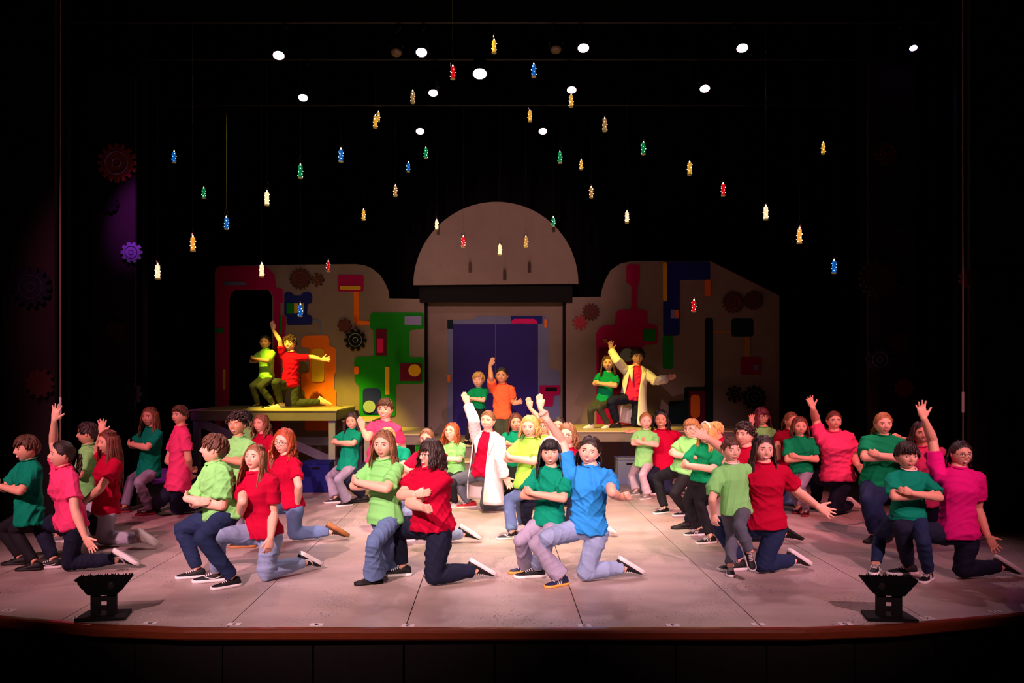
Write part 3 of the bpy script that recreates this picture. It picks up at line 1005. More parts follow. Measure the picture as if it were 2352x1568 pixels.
def mouth_mesh(smile, teeth, wd=.13):
    m = MB()
    xs_ = np.linspace(-1, 1, 9)

    def row(dz, dy):
        return [(wd * t, surf_y(wd * t, -.265) + dy - .012 * t * t, -.272 + smile * .035 * t * t + dz * (1 - t * t)) for t in xs_]
    op = .026 if teeth else .004
    m.tube(row(op, .004), [.004, .008, .011, .012, .010, .012, .011, .008, .004], 6, 0, ref=(0, 0, 1))
    m.tube(row(-op - .012, .004), [.004, .009, .013, .015, .016, .015, .013, .009, .004], 6, 0, ref=(0, 0, 1))
    if teeth:
        m.tube(row(.001, -.002), [.003, .010, .017, .021, .022, .021, .017, .010, .003], 6, 1, ref=(0, 0, 1), flat=1.0)
    else:
        m.tube(row(-.004, .008), [.002, .003, .004, .004, .004, .004, .004, .003, .002], 5, 2, ref=(0, 0, 1))
    return m.mesh('mouth')


EYE = {q: eye_mesh(q) for q in (-1, 1)}
BROW = {q: brow_mesh(q) for q in (-1, 1)}
MOUTH = {'grin': mouth_mesh(1.0, True), 'smile': mouth_mesh(.7, False), 'flat': mouth_mesh(0.0, False, .085), 'open': mouth_mesh(.4, True, .085)}
EYEW, IRIS, LASH = mat('eye_white', (235, 228, 224), 0.25, 0.5), mat('iris_brown', (62, 42, 34), 0.2, 0.6), mat('lash_dark', (24, 16, 15), 0.5)
LIP, TEETH, LIPLINE = mat('lip_rose', (186, 92, 92), 0.45, 0.4), mat('teeth_white', (240, 234, 224), 0.3, 0.5), mat('lip_line', (110, 48, 50), 0.5)
for me in EYE.values():
    for q in (EYEW, IRIS, LASH):
        me.materials.append(q)
for me in MOUTH.values():
    for q in (LIP, TEETH, LIPLINE):
        me.materials.append(q)
for me in list(EYE.values()) + list(BROW.values()) + list(MOUTH.values()):
    me.shade_smooth()


def glasses_mesh():
    m = MB()
    y = surf_y(.145, -.0) + .075
    for q in (-1, 1):
        pts = [(q * .15 + .098 * math.cos(t), y - .03 * abs(math.cos(t) * .098 + .15 - .15) , -.01 + .078 * math.sin(t)) for t in np.linspace(0, 2 * math.pi, 19)]
        m.tube(pts, .0085, 5, ref=(0, 1, 0))
        m.tube([(q * .245, y - .01, .02), (q * .36, .1, .02), (q * .365, -.04, .0)], .008, 5)
    m.tube([(-.055, y, .005), (0, y + .012, .02), (.055, y, .005)], .008, 5)
    return m.mesh('glasses')


GLASSES = glasses_mesh()
HEADBAND = MB().tube([(.375 * math.cos(t), .08 - .0 + .05 * math.sin(t), -.02 + .60 * math.sin(t)) for t in np.linspace(-.05, math.pi + .05, 22)], .055, 8, ref=(0, 1, 0), flat=1.0).mesh('headband')
MIC = MB().tube([(-.35, .02, -.02), (-.345, .12, -.12), (-.27, .26, -.21)], .008, 6).ell(np.array([-.265, .27, -.215]), np.eye(3) * .022, 8, 6).mesh('headset_mic')


# ------------------------------------------------------------------ hair
def hairline(ph, style):
    a = np.abs(np.degrees(ph))
    if style == 'fringe':
        return np.interp(a, [0, 40, 58, 75, 100, 125, 180], [.16, .15, .0, -.08, -.1, -.3, -.36])
    if style == 'short':
        return np.interp(a, [0, 30, 55, 68, 82, 105, 125, 180], [.235, .24, .16, -.0, -.04, .02, -.2, -.28])
    return np.interp(a, [0, 20, 45, 65, 90, 110, 130, 180], [.30, .29, .19, .04, -.02, -.04, -.28, -.34])


def scalp(th, ph, off):
    p = head_surf(np.array([th]), np.array([ph]))[0]
    q = np.array([p[0] / .36 ** 2, p[1] / .45 ** 2, p[2] / .25])
    return p + unit(q) * off


def build_hair(m, style, L, seed, M):
    """adds hair to MB m; M maps unit head -> world"""
    r = random.Random(seed)
    R = np.array(M)[:3, :3]
    T0 = np.array(M)[:3, 3]

    def W(P):
        return np.asarray(P) @ R.T + T0
    cap = 'short' if style in ('short', 'curly', 'mop', 'buzz') else ('fringe' if style in ('fringe', 'bob') else 'long')
    hl = hairline(PP, cap)
    z = HG[..., 2]
    up = np.clip((z - hl) / .10, 0, 1)
    th_ = {'short': .06, 'curly': .05, 'mop': .07, 'buzz': .025, 'tail': .045, 'bun': .04, 'fringe': .055, 'bob': .06, 'long': .05, 'wavy': .055, 'back': .045}[style]
    nrm = HG / np.array([.36 ** 2, .45 ** 2, .25])
    nrm /= np.linalg.norm(nrm, axis=-1, keepdims=True)
    strand = .006 * np.sin(PP * 46 + 3 * np.sin(TT * 5 + seed)) + .005 * np.sin(PP * 23 + seed + TT * 6)
    V = HG + nrm * ((.004 + th_ * up ** .6 + strand * up))[..., None]
    keep = (z > hl - .03)
    fs = []
    for i in range(NT - 1):
        for j in range(NP_):
            j2 = (j + 1) % NP_
            if keep[i, j] and keep[i, j2] and keep[i + 1, j] and keep[i + 1, j2]:
                fs.append((i * NP_ + j, i * NP_ + j2, (i + 1) * NP_ + j2, (i + 1) * NP_ + j))
    fs.append(tuple(range(NP_ - 1, -1, -1)))
    m.add(W(V.reshape(-1, 3)), fs)
    k = np.linalg.norm(R[:, 0])

    def lock(P, rad, n=6, flat=.55):
        P = np.array(P)
        rad = np.array(rad) * k
        Pw = W(P)
        ctr = W([(0, 0, P[0][2] * .5)])[0]
        m.tube(Pw, rad, n, ref=unit(Pw[len(Pw) // 2] - ctr), flat=flat)
    if style in ('long', 'fringe', 'wavy', 'bob', 'back'):
        n = {'long': 38, 'fringe': 38, 'wavy': 40, 'bob': 36, 'back': 30}[style]
        for i in range(n):
            t = -1 + 2 * (i + .5) / n
            a0 = {'long': 58, 'fringe': 56, 'wavy': 56, 'bob': 50, 'back': 100}[style]
            ph = math.copysign(math.radians(a0 + (180 - a0) * (1 - abs(t)) ** 1.0), t)
            a = abs(ph)
            wv = {'long': .012, 'fringe': .005, 'wavy': .05, 'bob': .02, 'back': .03}[style]
            P, rad = [], []
            for th in np.radians((14, 38, 62, 84)):
                P.append(scalp(th, ph * (.85 if th < .5 else 1), .055 + r.uniform(-.008, .012)))
                rad.append(.05)
            last = P[-1]
            ln = L * r.uniform(.88, 1.05) * (1.0 if a > 1.4 else .95)
            K = 7
            fwd = .12 if a < 1.5 else -.02
            for q in range(1, K + 1):
                f = q / K
                zz = last[2] - f * ln
                spread = 1.0 + .16 * math.sin(f * 2.2) if L < 1.2 else 1.02 + .10 * math.sin(f * 2.5)
                if zz < -.5:
                    spread += .1
                P.append(np.array([last[0] * spread + wv * math.sin(q * 1.7 + i), last[1] * (1 if last[1] > 0 else spread) + fwd * f + wv * math.cos(q * 1.9 + i * 2), zz]))
                rad.append(.058 * (1 - .75 * f ** 2.2))
            lock(P, rad)
        if style in ('fringe', 'bob'):
            for i in range(13):
                ph = math.radians(-54 + 9 * i)
                end = {'fringe': .13, 'bob': .10}[style] + r.uniform(-.02, .02)
                P = [scalp(math.radians(q), ph * (.5 + q / 140), .06) for q in (12, 32, 48)] + [np.array([math.sin(ph) * .33, math.cos(ph) * .42 + .035, end])]
                lock(P, [.04, .05, .045, .015])
        elif style in ('long', 'wavy'):
            for sd in (-1, 1):                      # front wisps framing the face
                for i in range(3):
                    P = [scalp(math.radians(18), sd * .5, .05), scalp(math.radians(45), sd * (.62 + .1 * i), .06), np.array([sd * (.34 + .02 * i), .20 - .05 * i, .05]),
                         np.array([sd * (.40 + .02 * i), .16, -.25]), np.array([sd * .42, .20, -.55]), np.array([sd * (.38 + .03 * i), .26, -min(L, 1.3) * .8])]
                    lock(P, [.04, .05, .055, .055, .05, .012])
    if style in ('short', 'mop', 'buzz'):
        n = {'short': 90, 'mop': 110, 'buzz': 50}[style]
        for i in range(n):
            ph = r.uniform(-math.pi, math.pi)
            t0 = math.radians(r.uniform(4, 70))
            sp = math.radians(r.uniform(22, 38)) * (.5 if style == 'buzz' else 1)
            te = t0 + sp
            zl = float(np.interp(abs(math.degrees(ph)), [0, 40, 60, 80, 105, 180], [.22, .2, .05, .02, -.05, -.22] if style == 'short' else [.12, .1, .0, -.05, -.05, -.25]))
            sw = .25
            P = [scalp(t0 + sp * f, ph + sw * f, (.055 if style != 'buzz' else .02) + .03 * math.sin(f * 3)) for f in (0, .35, .7, 1)]
            if P[-1][2] < zl - .06:
                continue
            lock(P, [.03, .045, .04, .008])
        if style != 'buzz':
            for i in range(15):
                ph = math.radians(-62 + 9 * i)
                e = (.20 if style == 'short' else .10) + r.uniform(-.03, .03)
                x = math.sin(ph + .12)
                P = [scalp(math.radians(q), ph * (.4 + q / 90), .07) for q in (10, 28, 44)] + [np.array([x * .345, math.cos(ph) * .42 + .03, e])]
                lock(P, [.04, .055, .05, .012])
    if style == 'curly':
        for i in range(170):
            ph = r.uniform(-math.pi, math.pi)
            th = math.acos(r.uniform(-.25, 1))
            p = scalp(th, ph, .06 + r.uniform(-.01, .05))
            lim = float(np.interp(abs(math.degrees(ph)), [0, 40, 60, 85, 110, 180], [.2, .18, .05, .02, -.1, -.2]))
            if p[2] < lim:
                continue
            a, b = unit((r.uniform(-1, 1), r.uniform(-1, 1), r.uniform(-1, 1))), r.uniform(.035, .055)
            a2 = unit(np.cross(a, (0.3, .5, 1)))
            pts = [p + b * (math.cos(q) * a + math.sin(q) * a2) for q in np.linspace(0, 4.6, 7)]
            lock(pts, [.02, .03, .033, .033, .03, .026, .012], 5, 1.0)
    if style in ('tail', 'bun', 'back'):
        for i in range(34):                         # combed-back strands
            ph = math.radians(-100 + 200 * i / 33)
            P = []
            st = scalp(math.radians(np.interp(abs(math.degrees(ph)), [0, 50, 100], [38, 60, 84])), ph, .012)
            en = np.array([0, -.47, .06])
            for f in np.linspace(0, 1, 6):
                q = st * (1 - f) + en * f
                rr = np.linalg.norm(q / np.array([.36, .45, .5]))
                q = q / rr * 1.06 if f < .99 else q * 1.05
                P.append(q)
            lock(P, [.02, .032, .034, .034, .03, .02], 5)
        if style == 'bun':
            m.ell(W([(0, -.56, .08)])[0], R.T * .15 if False else np.eye(3) * .14 * k, 12, 9)
        elif style == 'tail':
            for i in range(15):
                ox, oy = r.uniform(-.08, .08), r.uniform(-.08, .05)
                P = [(0, -.46, .06), (ox, -.60 + oy, .02)]
                for q in range(1, 8):
                    f = q / 7
                    P.append((ox * (1 + f) + SIDE[0] * f + .03 * math.sin(q * 1.8 + i), -.60 + oy - .08 * math.sin(f * 3) + SIDE[1] * f + .03 * math.cos(q * 1.8 + i), .0 - f * L * r.uniform(.9, 1.02)))
                lock(P, [.04, .06, .06, .06, .055, .05, .045, .035, .012])


SIDE = [0.0, 0.0]

# ------------------------------------------------------------------ shoes (shared meshes; unit length, toe +y, sole bottom z=0)
SH = [(-.28, .075, .20), (-.25, .11, .29), (-.15, .13, .34), (-.02, .135, .34), (.12, .14, .28), (.28, .15, .215), (.45, .165, .17), (.58, .155, .145), (.67, .11, .115), (.71, .05, .085)]


def shoe_meshes():
    m = MB()
    R = []
    for y, wd, h in SH:
        a = np.linspace(0, math.pi, 9)
        R.append(np.array([(wd * math.cos(t) * (1 if math.sin(t) < .5 else .97), y, .06 + (h - .06) * math.sin(t) ** .75) for t in a] + [(-wd * .6, y, .05), (wd * .6, y, .05)]))
    m.rings(R)
    up = m.mesh('shoe')
    m = MB()
    out = [(wd * 1.08 + .006, y * 1.0 + (.02 if y > .6 else -.012 if y < -.2 else 0)) for y, wd, h in SH]
    poly = [(x, y) for x, y in out] + [(-x, y) for x, y in reversed(out)]
    n = len(poly)
    V = [(x * .96, y, 0) for x, y in poly] + [(x * 1.02, y, .04) for x, y in poly] + [(x, y, .095) for x, y in poly]
    m.add(V, [tuple(range(n - 1, -1, -1)), tuple(range(2 * n, 3 * n))] + [(k * n + i, k * n + (i + 1) % n, (k + 1) * n + (i + 1) % n, (k + 1) * n + i) for k in (0, 1) for i in range(n)])
    so = m.mesh('sole')
    m = MB()
    for k in range(5):
        y = .10 + k * .062
        h = float(np.interp(y, [q[0] for q in SH], [q[2] for q in SH]))
        m.tube([(-.08, y - .012, h * .88), (-.04, y, h + .006), (.04, y + .012, h + .006), (.08, y, h * .88)], .011, 5)
        m.tube([(.08, y - .012, h * .88), (.04, y, h + .008), (-.04, y + .012, h + .008), (-.08, y, h * .88)], .011, 5)
    la = m.mesh('shoelaces')
    m = MB()
    for sd in (-1, 1):
        for k in range(3):
            y = .08 + k * .075
            m.tube([(sd * .158, y + .06, .10), (sd * .150, y + .02, .17), (sd * .118, y - .02, .235)], .016, 5, ref=(1, 0, 0), flat=.5)
    st = m.mesh('side_stripes')
    m = MB()
    for sd in (-1, 1):
        m.tube([(sd * .145, -.16, .19), (sd * .15, -.06, .15), (sd * .158, .06, .115), (sd * .16, .18, .13), (sd * .135, .33, .185)], [.003, .014, .024, .02, .010], 6, ref=(1, 0, 0), flat=.4)
    sw = m.mesh('side_check_mark')
    for q in (up, so, la, st, sw):
        q.shade_smooth()
    return up, so, la, st, sw


SHOE = shoe_meshes()

# ------------------------------------------------------------------ colours
SKINS = dict(l=(226, 166, 140), p=(236, 180, 156), t=(204, 144, 110), d=(160, 104, 80))
HAIRS = dict(dk=(40, 24, 20), bk=(20, 16, 18), br=(84, 50, 32), lb=(128, 82, 52), rd=(158, 66, 26), bl=(206, 158, 88), pr=(96, 26, 44), sb=(158, 112, 62), rb=(104, 48, 30))
SHIRTS = dict(G=(4, 138, 106), G2=(6, 142, 88), LG=(132, 214, 122), LM=(160, 226, 84), R=(176, 2, 48), DR=(140, 4, 42), P=(238, 66, 124), M=(222, 20, 130), B=(44, 142, 220), O=(248, 104, 62), W=(240, 226, 226), CO=(230, 40, 96))  # O is a pink shirt with amber light worked into its colour
JEANS = dict(dk=(26, 31, 52), nv=(32, 46, 80), bl=(98, 124, 168), lb=(140, 160, 196), gl=(150, 144, 168), pl=(196, 178, 190), bk=(30, 30, 36), ol=(62, 66, 54), gr=(92, 98, 112), lg=(176, 176, 194))
SHOES = dict(bw=((20, 20, 24), (232, 228, 228)), bk=((18, 17, 20), (26, 24, 26)), wh=((226, 214, 208), (236, 228, 222)), nv=((30, 36, 72), (236, 170, 80)), rd=((170, 24, 40), (225, 215, 215)), tn=((60, 42, 36), (170, 112, 60)),
             gy=((120, 112, 116), (220, 214, 214)), rb=((60, 16, 24), (150, 40, 50)))


def skin_mat(k):
    return mat('skin_' + k, SKINS[k], 0.5, 0.35, noise=0.06, scale=25, bump=0.05, bscale=120)


def hair_mat(k):
    return mat('hair_' + k, HAIRS[k], 0.42, 0.5, noise=0.35, scale=60, bump=0.5, bscale=140)


def shirt_mat(k):
    return mat('cotton_' + k, SHIRTS[k], 0.85, 0.12, noise=0.05, scale=8, bump=0.10, bscale=260)


def jean_mat(k):
    return mat('denim_' + k, JEANS[k], 0.8, 0.15, noise=0.28, scale=7, bump=0.2, bscale=320)


# ------------------------------------------------------------------ bodies
QUEUE = []     # (soup mesh object, finish function)


def later(mb, voxel, smooth_it, dec, finish):
    me = mb.mesh('soup')
    o = bpy.data.objects.new('soup', me)
    COL.objects.link(o)
    r = o.modifiers.new('r', 'REMESH')
    r.mode = 'VOXEL'
    r.voxel_size = voxel
    if smooth_it:
        s = o.modifiers.new('s', 'SMOOTH')
        s.factor = 0.5
        s.iterations = smooth_it
    if dec < 1:
        d = o.modifiers.new('d', 'DECIMATE')
        d.ratio = dec
    QUEUE.append((o, finish))


def ring_pts(c, ux, uy, a, b, n=20, e=2.3):
    t = np.linspace(0, 2 * np.pi, n, endpoint=False)
    ct, st = np.cos(t), np.sin(t)
    x = np.sign(ct) * np.abs(ct) ** (2 / e) * a
    y = np.sign(st) * np.abs(st) ** (2 / e) * b
    return c + np.outer(x, ux) + np.outer(y, uy)


def solve_mid(P0, P2, z, pt, L0, L1, Ymid, lo, hi):
    best = None
    px, py = zp(z, pt[0], pt[1])
    for Y in np.arange(Ymid + lo, Ymid + hi, 0.02):
        e = at(px, py, Y)
        c = (np.linalg.norm(e - P0) - L0) ** 2 + (np.linalg.norm(P2 - e) - L1) ** 2 + .01 * (Y - Ymid) ** 2
        if best is None or c < best[0]:
            best = (c, e)
    return best[1]


def add_hand(m, wr, u, n, side, S, kind, fat):
    """palm, four fingers and a thumb; n = palm normal, side +1 right hand, -1 left hand"""
    u = unit(u)
    n = unit(n - u * np.dot(n, u))
    t = np.cross(u, n) * side                     # thumb side
    rings = []
    for f, wd, tk in ((-.06, .15, .12), (.08, .17, .115), (.25, .215, .11), (.40, .225, .10), (.50, .21, .085)):
        rings.append(ring_pts(wr + u * f * S, t, n, wd * S, tk * S, 12, 2.4))
    m.rings(rings)
    curl = dict(open=(6, 8, 6), relax=(18, 26, 18), fist=(80, 95, 60), flat=(2, 3, 3), tuck=(14, 18, 12))[kind]
    spread = dict(open=(17, 5, -6, -19), relax=(5, 1, -3, -8), fist=(2, 0, 0, -2), flat=(4, 1, -2, -6), tuck=(3, 1, -1, -3))[kind]
    for i, (off, ln) in enumerate(zip((.155, .052, -.052, -.150), (.40, .455, .42, .33))):
        r = .050 * S * fat * (1 if i < 3 else .9)
        p = wr + u * .46 * S + t * off * S
        a = math.radians(spread[i])
        d = unit(u * math.cos(a) + t * math.sin(a))
        P, rad = [p], [r * 1.05]
        ang = 0
        for k, f in enumerate((.42, .32, .26)):
            ang += math.radians(curl[k])
            p = p + (d * math.cos(ang) + n * math.sin(ang)) * ln * f * S
            P.append(p)
            rad.append(r * (1.0, .95, .8)[k])
        m.tube(P, rad, 8, ref=n)
    r = .056 * S * fat
    if kind == 'fist':
        P = [wr + u * .18 * S + t * .15 * S, wr + u * .36 * S + t * .22 * S + n * .10 * S, wr + u * .44 * S + t * .06 * S + n * .2 * S]
    else:
        o = dict(open=.95, relax=.55, flat=.35, tuck=.35)[kind]
        d = unit(u * 1.0 + t * o + n * .15)
        P = [wr + u * .10 * S + t * .14 * S, wr + u * .24 * S + t * (.16 + .12 * o) * S, wr + u * .24 * S + t * (.16 + .12 * o) * S + d * .16 * S, wr + u * .24 * S + t * (.16 + .12 * o) * S + d * .30 * S]
    m.tube(P, [r * 1.35, r * 1.15, r, r * .8][:len(P)], 8, ref=n)


def wrinkle(co, no, amp, seed, k0=22.0):
    g = np.random.default_rng(seed)
    d = np.zeros(len(co))
    for i in range(4):
        kv = g.normal(size=3) * np.array([1, 1, 1.5])
        kv *= k0 * (1 + .5 * i) / np.linalg.norm(kv)
        k2 = g.normal(size=3) * 9
        ph = co @ kv + 1.6 * np.sin(co @ k2 + g.uniform(0, 6)) + g.uniform(0, 6)
        mk = .5 + .5 * np.sin(co @ (g.normal(size=3) * 6) + g.uniform(0, 6))
        d += np.exp(-(np.sin(ph) / .42) ** 2) * mk / (1 + .4 * i)
    return co + no * (amp * (d - .35))[:, None]


def person(z, label, H, Y0, head, neck, hip, ty, RA, LA, RL, LL, shirt, jeans, shoes, hair, face='smile', skin='l', w=1.0, fz=0.0, hy=None,
           lean=0.0, bust=0.0, flare=0.0, extra=(), coat=None, sl=0.60, hem=0.0, long_sleeve=False, seed=None, side=(0, 0), group='cast members on stage'):
    seed = seed if seed is not None else abs(hash(label)) % 1000 if False else sum(ord(c) * (i + 1) for i, c in enumerate(label)) % 997
    hy = ty if hy is None else hy
    w = w * (.93 if H > 1.55 else .96)
    sl = sl if H > 1.55 else sl + .12
    sc = ZM[z][2]

    def W(x, y, d=0.0):
        return at(*zp(z, x, y), Y0 + d)
    hipc = W(*hip[:2]) if len(hip) == 2 else W(*hip)
    nk = W(neck[0], neck[1], lean) + np.array([0, 0, .016 * H])
    t, h = math.radians(ty), math.radians(hy)
    Lv, Fv = np.array([math.cos(t), math.sin(t), 0]), np.array([math.sin(t), -math.cos(t), 0])
    Lh, Fh = np.array([math.cos(h), math.sin(h), 0]), np.array([math.sin(h), -math.cos(h), 0])
    spine = unit(nk - hipc)
    Lc, Lp = unit(Lv - spine * Lv.dot(spine)), unit(Lh - spine * Lh.dot(spine))
    Fc, Fp = np.cross(Lc, spine), np.cross(Lp, spine)
    if Fc.dot(Fv) < 0:
        Fc = -Fc
    if Fp.dot(Fh) < 0:
        Fp = -Fp
    tl = np.linalg.norm(nk - hipc)
    swd = .098 * H * (0.8 + .2 * w)
    shR = nk - Lc * swd - spine * .062 * H
    shL = nk + Lc * swd - spine * .062 * H
    # head frame
    hy_, hp_, hr_ = math.radians(head[3]), math.radians(head[4] if len(head) > 4 else 0), math.radians(head[5] if len(head) > 5 else 0)
    hd = head[2] * sc * (Y0 + lean) / F * .98
    hc = W(head[0], head[1], lean) - np.array([0, .012, .02 * hd])
    fw = np.array([math.sin(hy_) * math.cos(hp_), -math.cos(hy_) * math.cos(hp_), math.sin(hp_)])
    rt = unit(np.cross(fw, (0, 0, 1)))
    up = np.cross(rt, fw)
    rt, up = rt * math.cos(hr_) + up * math.sin(hr_), up * math.cos(hr_) - rt * math.sin(hr_)
    M = Matrix(((rt[0] * hd, fw[0] * hd, up[0] * hd, hc[0]), (rt[1] * hd, fw[1] * hd, up[1] * hd, hc[1]), (rt[2] * hd, fw[2] * hd, up[2] * hd, hc[2]), (0, 0, 0, 1)))
    Mn = np.array(M)
    # base
    base = np.array([hipc[0], hipc[1], fz])
    far = Y0 > 8.0
    vox = 0.0055 if not far else 0.0068
    fat = 1.0 if not far else 1.15
    # ---- arms
    Lu, Lf, Sh = .172 * H, .158 * H, .107 * H
    body = MB()
    arms = {}
    crossed = len(RA) < 3 and len(LA) < 3
    if crossed or (len(LA) < 3 and len(RA) > 3 and RA[3] == 'relax' and 'cross' in extra):
        zel = .5 * (W(*RA[0][:2])[2] + W(*LA[0][:2])[2])
        ctr = .5 * (shR + shL)
    for nm, A, S0, sd in (('R', RA, shR, 1), ('L', LA, shL, -1)):
        el_, wr_ = A[0], A[1]
        if crossed:
            dz = min(zel - S0[2], -.09 * H)
            f = math.sqrt(max((.03 * H) ** 2, Lu ** 2 - dz ** 2 - (.03 * H) ** 2))
            f = min(f, .125 * H)
            el = S0 - Lc * sd * .030 * H + Fc * f + (0, 0, dz)
            k = 1 if sd == 1 else -1
            wr = ctr + Lc * sd * .045 * H + Fc * (max(f, .088 * H * (.5 + .5 * w)) + (.030 if sd == 1 else .062) * H)
            wr[2] = S0[2] + dz + (.012 if sd == 1 else .03) * H
            u = unit(Lc * sd * .95 - Fc * .30 + np.array((0, 0, .25 if sd == -1 else .05)))
            arms[nm] = (S0, el, wr)
            ra = H * (.0275 * w)
            body.tube([S0, S0 * .7 + el * .3, S0 * .35 + el * .65, el], [ra * .95, ra, ra * 1.05, ra * .98], 12)
            body.ell(el, np.eye(3) * ra * .98, 10, 7)
            body.tube([el, el * .72 + wr * .28, el * .35 + wr * .65, wr, wr + u * .012], [ra * .97, ra * 1.02, ra * .82, ra * .62, ra * .6], 12)
            add_hand(body, wr, u, -Fc, sd, Sh * .9, 'tuck', fat)
            continue
        wr = W(wr_[0], wr_[1], wr_[2] if len(wr_) > 2 else -.2)
        el = solve_mid(S0, wr, z, el_, Lu, Lf, (S0[1] + wr[1]) / 2 if len(el_) < 3 else Y0 + el_[2], -.3 if len(el_) < 3 else -.01, .3 if len(el_) < 3 else .01)
        kind = A[3] if len(A) > 3 else 'tuck'
        if len(A) > 2 and A[2] is not None:
            tp = W(A[2][0], A[2][1], (wr[1] - Y0) + (A[2][2] if len(A[2]) > 2 else 0))
            u = unit(tp - wr)
        else:
            u = unit(wr - el)
        n = np.array(A[4] if len(A) > 4 else ((0, -1, 0.1) if kind in ('open', 'flat') else (-.6 * (shL + shR - 2 * wr)[0] * 0 + .0, 1, 0.15)), float)
        if kind == 'tuck':
            n = -Fc + np.array((0, 0, .1))
            u = unit(unit(wr - el) - Fc * .75)
        arms[nm] = (S0, el, wr)
        q = .5 * (S0 + el)
        ra = H * (.0275 * w)
        body.tube([S0 + (0, 0, .0), S0 * .7 + el * .3, S0 * .35 + el * .65, el], [ra * .95, ra * 1.0, ra * 1.05, ra * .98], 12)
        body.ell(el, np.eye(3) * ra * .98, 10, 7)
        body.tube([el, el * .72 + wr * .28, el * .35 + wr * .65, wr, wr + u * .012], [ra * .97, ra * 1.02, ra * .82, ra * .62, ra * .6], 12)
        add_hand(body, wr, u, n, sd, Sh * (.86 if kind == 'tuck' else 1.0), kind, fat)
    # ---- neck and torso core
    chin = hc + up * (-.30 * hd)
    nr = .036 * H * (.9 + .1 * w)
    body.tube([nk - spine * .06 * H, nk + (chin - nk) * .1, nk + (chin - nk) * .6 - fw * .01, chin + up * .12 * hd - fw * .05 * hd], [nr * 1.1, nr * 1.03, nr * .93, nr * .95], 14)
    core = []
    for f, a, b in ((0.0, .06, .045), (.35, .058, .042), (.7, .064, .044), (.86, .06, .034), (.95, .036, .032)):
        core.append(ring_pts(hipc + (nk - hipc) * f, Lc, Fc, a * H * w, b * H * w, 16))
    body.rings(core)
    # ---- legs
    Lt, Ls = .245 * H, .235 * H
    jm = MB()
    hr0 = .055 * H * (.9 + .1 * w)
    tr = (.057 if H > 1.55 else .053) * H * w
    feet = []
    waist = hipc + spine * .075 * H
    jm.rings([ring_pts(hipc + spine * .07 * H, Lp, Fp, .076 * H * w, .060 * H * w, 16), ring_pts(hipc + spine * .02 * H, Lp, Fp, .085 * H * w, .067 * H * w, 16),
              ring_pts(hipc - spine * .03 * H, Lp, Fp, .094 * H * w, .074 * H * w, 16), ring_pts(hipc - spine * .065 * H, Lp, Fp, .06 * H * w, .05 * H * w, 16)])
    for nm, Lg, sd in (('R', RL, -1), ('L', LL, 1)):
        hj = hipc + Lp * sd * hr0 - spine * .02 * H
        kd = Lg[0]
        if kd == 'k':                               # kneeling: knee and shin on the ground
            kx, ky = zp(z, *Lg[1])
            kn = floor_at(kx, ky) if fz == 0 else at(kx, ky, Y0 + .02)
            kn = np.array([kn[0], kn[1] + .0, fz + .050 * H])
            ax, ay = zp(z, *Lg[2])
            an = floor_at(ax, ay, fz + .06) if fz == 0 else at(ax, ay, Y0 + .12)
            an[1] = np.clip(an[1], kn[1] - .1, kn[1] + .45)
            an = at(ax, ay, an[1]) if fz == 0 else an
            an[2] = max(fz + .095, min(an[2], fz + .14))
            sdir = unit((an - kn) * (1, 1, 0))
            ft = unit(sdir * .80 + np.array((0, 0, -.50)))
            fu = -np.array((0, 0, 1.0)) - sdir * .5
            heel = an
        elif kd == 's':
            fx, fy = zp(z, *Lg[2])
            if fz == 0:
                g = floor_at(fx, fy)
                g[1] = np.clip(g[1], Y0 - .75, Y0 + .55)
                g = np.array([(fx - CX) * g[1] / F, g[1], 0])
            else:
                g = at(fx, fy, Y0 + (Lg[4] if len(Lg) > 4 else -.1))
                g[2] = fz
            an = g + (0, 0, .052 * H)
            ya = math.radians(Lg[3] if len(Lg) > 3 else hy)
            ft = np.array([math.sin(ya), -math.cos(ya), 0])
            fu = np.array((0, 0, 1.0))
            kn = solve_mid(hj, an, z, Lg[1], Lt, Ls, (hj[1] + an[1]) / 2 - .12, -.4, .3)
        else:                                       # foot in the air
            an = W(*Lg[2])
            tp = W(*Lg[3])
            ft = unit(tp - an)
            fu = np.array((0, -.5, 1.0))
            kn = solve_mid(hj, an, z, Lg[1], Lt, Ls, (hj[1] + an[1]) / 2 - .1, -.4, .3)
        fu = unit(fu - ft * fu.dot(ft))
        feet.append((an, ft, fu))
        cf = .033 * H * (.6 + .4 * w) + flare * .010 * H
        kr = (.044 if H > 1.55 else .041) * H * (.5 + .5 * w)
        hm = an + (kn - an) * (.03 if kd != 'k' else .04)
        jm.tube([hj + (hj - kn) * .06, hj * .75 + kn * .25, hj * .4 + kn * .6, kn], [tr * .98, tr * 1.04, tr * .93, kr * 1.04], 14)
        jm.ell(kn, np.eye(3) * kr * 1.03, 12, 8)
        jm.tube([kn, kn * .7 + hm * .3, kn * .35 + hm * .65, hm], [kr, kr * (1.03 + .05 * flare), kr * .55 + cf * .5 + flare * .004 * H, cf * (1.0 + .28 * flare)], 14)
        body.tube([hipc, hj, kn, an, an + ft * .02], [.05 * H, .045 * H, .03 * H, .024 * H, .024 * H], 8)
    # ---- shirt
    sm = MB()
    R = []
    hb = .0 - hem
